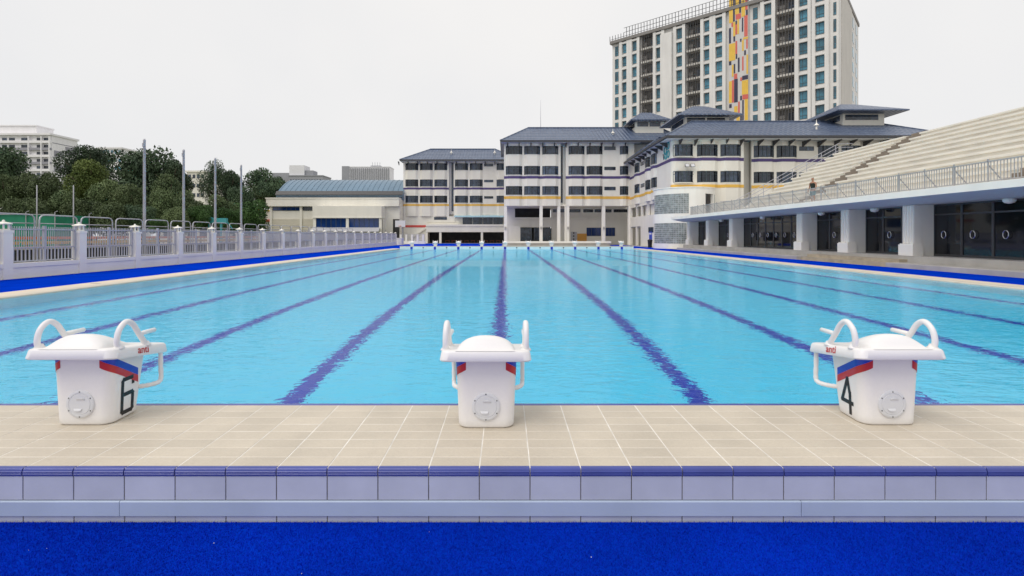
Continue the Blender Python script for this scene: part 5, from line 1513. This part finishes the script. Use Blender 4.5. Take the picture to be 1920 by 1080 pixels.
def trunk_mesh(h, r):
    q = MB(); q.tube([(0,0,0),(0.02*h,0,h*0.4),(0.0,0.03*h,h*0.75),(0.03*h,0.02*h,h)], [r, r*0.75, r*0.55, r*0.3], 8)
    for k in range(5):
        a_ = 2*math.pi*k/5+0.4; z = h*(0.5+0.09*k)
        q.tube([(0,0,z),(0.16*h*math.cos(a_),0.16*h*math.sin(a_),z+0.16*h),(0.3*h*math.cos(a_),0.3*h*math.sin(a_),z+0.26*h)], [r*0.45, r*0.28, r*0.1], 6)
    return q.mesh('trunk', BARK, True)
TRUNK = trunk_mesh(1.0, 0.03)
def tree(label, x, ytop, hw, D, kind, hfac=1.0, low=0.0):
    X = (x-949)*D/936; zt = CAM_H+(441.7-ytop)*D/936; rad = hw*D/936
    ch = max(rad*1.5*hfac, 1.0)               # crown height
    ch = min(ch, zt*0.95)
    t = thing('tree' if zt > 3.2 else 'shrub', label, 'tree' if zt > 3.2 else 'shrub', (X, D, -0.05), 'trees beyond the field')
    ms = KINDS[kind]
    c = place(ms[int(abs(x)*7+hw) % len(ms)], 'crown', t, (0, 0, zt-ch*0.52+0.05), local=True)
    c.scale = (rad*1.02, rad*1.02, ch*0.60); c.rotation_euler = (0, 0, random.uniform(0, 6.28))
    k = place(TRUNK, 'trunk', t, local=True); k.scale = (zt*0.62, zt*0.62, max(zt-ch*0.45, 0.5))
    return t
TREES = [
 ('big dark tree at the left edge in front of the apartment block', -8, 268, 66, 78, 'dark', 1.3),
 ('dark tree just right of the apartment block', 168, 266, 46, 100, 'dark', 1.5),
 ('broad dark tree behind the tallest flagpole, largest crown of the row', 268, 269, 66, 92, 'dark', 1.5),
 ('dark tree on the right shoulder of the broad dark crown', 325, 292, 38, 90, 'dark', 1.6),
 ('slim dark tree with open crown behind the third flagpole', 400, 299, 27, 85, 'pine', 2.2),
 ('dark tree between the third and fourth flagpoles', 432, 313, 26, 88, 'dark', 2.0),
 ('dark tree right of the flagpoles beside the hall roof', 492, 308, 42, 95, 'dark', 1.5),
 ('dark tree touching the hall roof at its left end', 522, 326, 24, 97, 'dark', 1.8),
 ('olive tree at the left edge under the big dark one', 8, 322, 30, 64, 'olive', 1.6),
 ('olive tree under the apartment block, left of the thin pole', 48, 320, 36, 66, 'olive', 1.6),
 ('olive tree under the gable of the apartment block', 92, 319, 34, 64, 'olive', 1.7),
 ('yellow-green domed tree right of the apartment block', 170, 294, 42, 72, 'yellow', 1.5),
 ('low olive tree between the two thin poles', 118, 352, 32, 60, 'olive', 1.5),
 ('olive tree below the yellow-green dome', 205, 330, 40, 63, 'olive', 1.6),
 ('olive tree left of the tallest flagpole', 245, 338, 36, 60, 'olive', 1.6),
 ('olive tree right of the tallest flagpole', 298, 348, 34, 62, 'olive', 1.6),
 ('olive tree in front of the broad dark crown', 318, 322, 36, 70, 'olive', 1.5),
 ('olive tree between the first and second flagpoles, low in front', 352, 352, 30, 62, 'olive', 1.6),
 ('green tree behind the second flagpole base', 376, 382, 24, 60, 'bright', 1.5),
 ('dull green tree behind the third flagpole, below the slim dark tree', 412, 362, 30, 66, 'olive', 1.6),
 ('bright green tree left of the hall annex', 466, 372, 36, 70, 'bright', 1.6),
 ('dark green tree between fourth flagpole and hall', 452, 345, 30, 80, 'dark', 1.8),
 ('low olive tree at far left behind the netting', 25, 365, 34, 58, 'olive', 1.4),
 ('low olive tree behind the netting corner', 72, 366, 34, 57, 'olive', 1.4),
 ('low dark olive tree right of the netting', 155, 368, 36, 57, 'olive', 1.4),
 ('low olive tree behind the hoop rails at first flagpole', 215, 374, 36, 56, 'olive', 1.4),
 ('low dark tree before the pavilion', 262, 380, 30, 58, 'dark', 1.4),
 ('low tree before the pavilion by the second flagpole', 335, 384, 28, 58, 'olive', 1.4),
 ('bright clipped shrub behind the fence by the tallest flagpole', 296, 408, 18, 40, 'bright', 1.2),
 ('green tree between teal goal frame and fourth flagpole', 430, 388, 24, 64, 'bright', 1.5),
]
for a_ in TREES + TREES_EXTRA: tree(*a_)
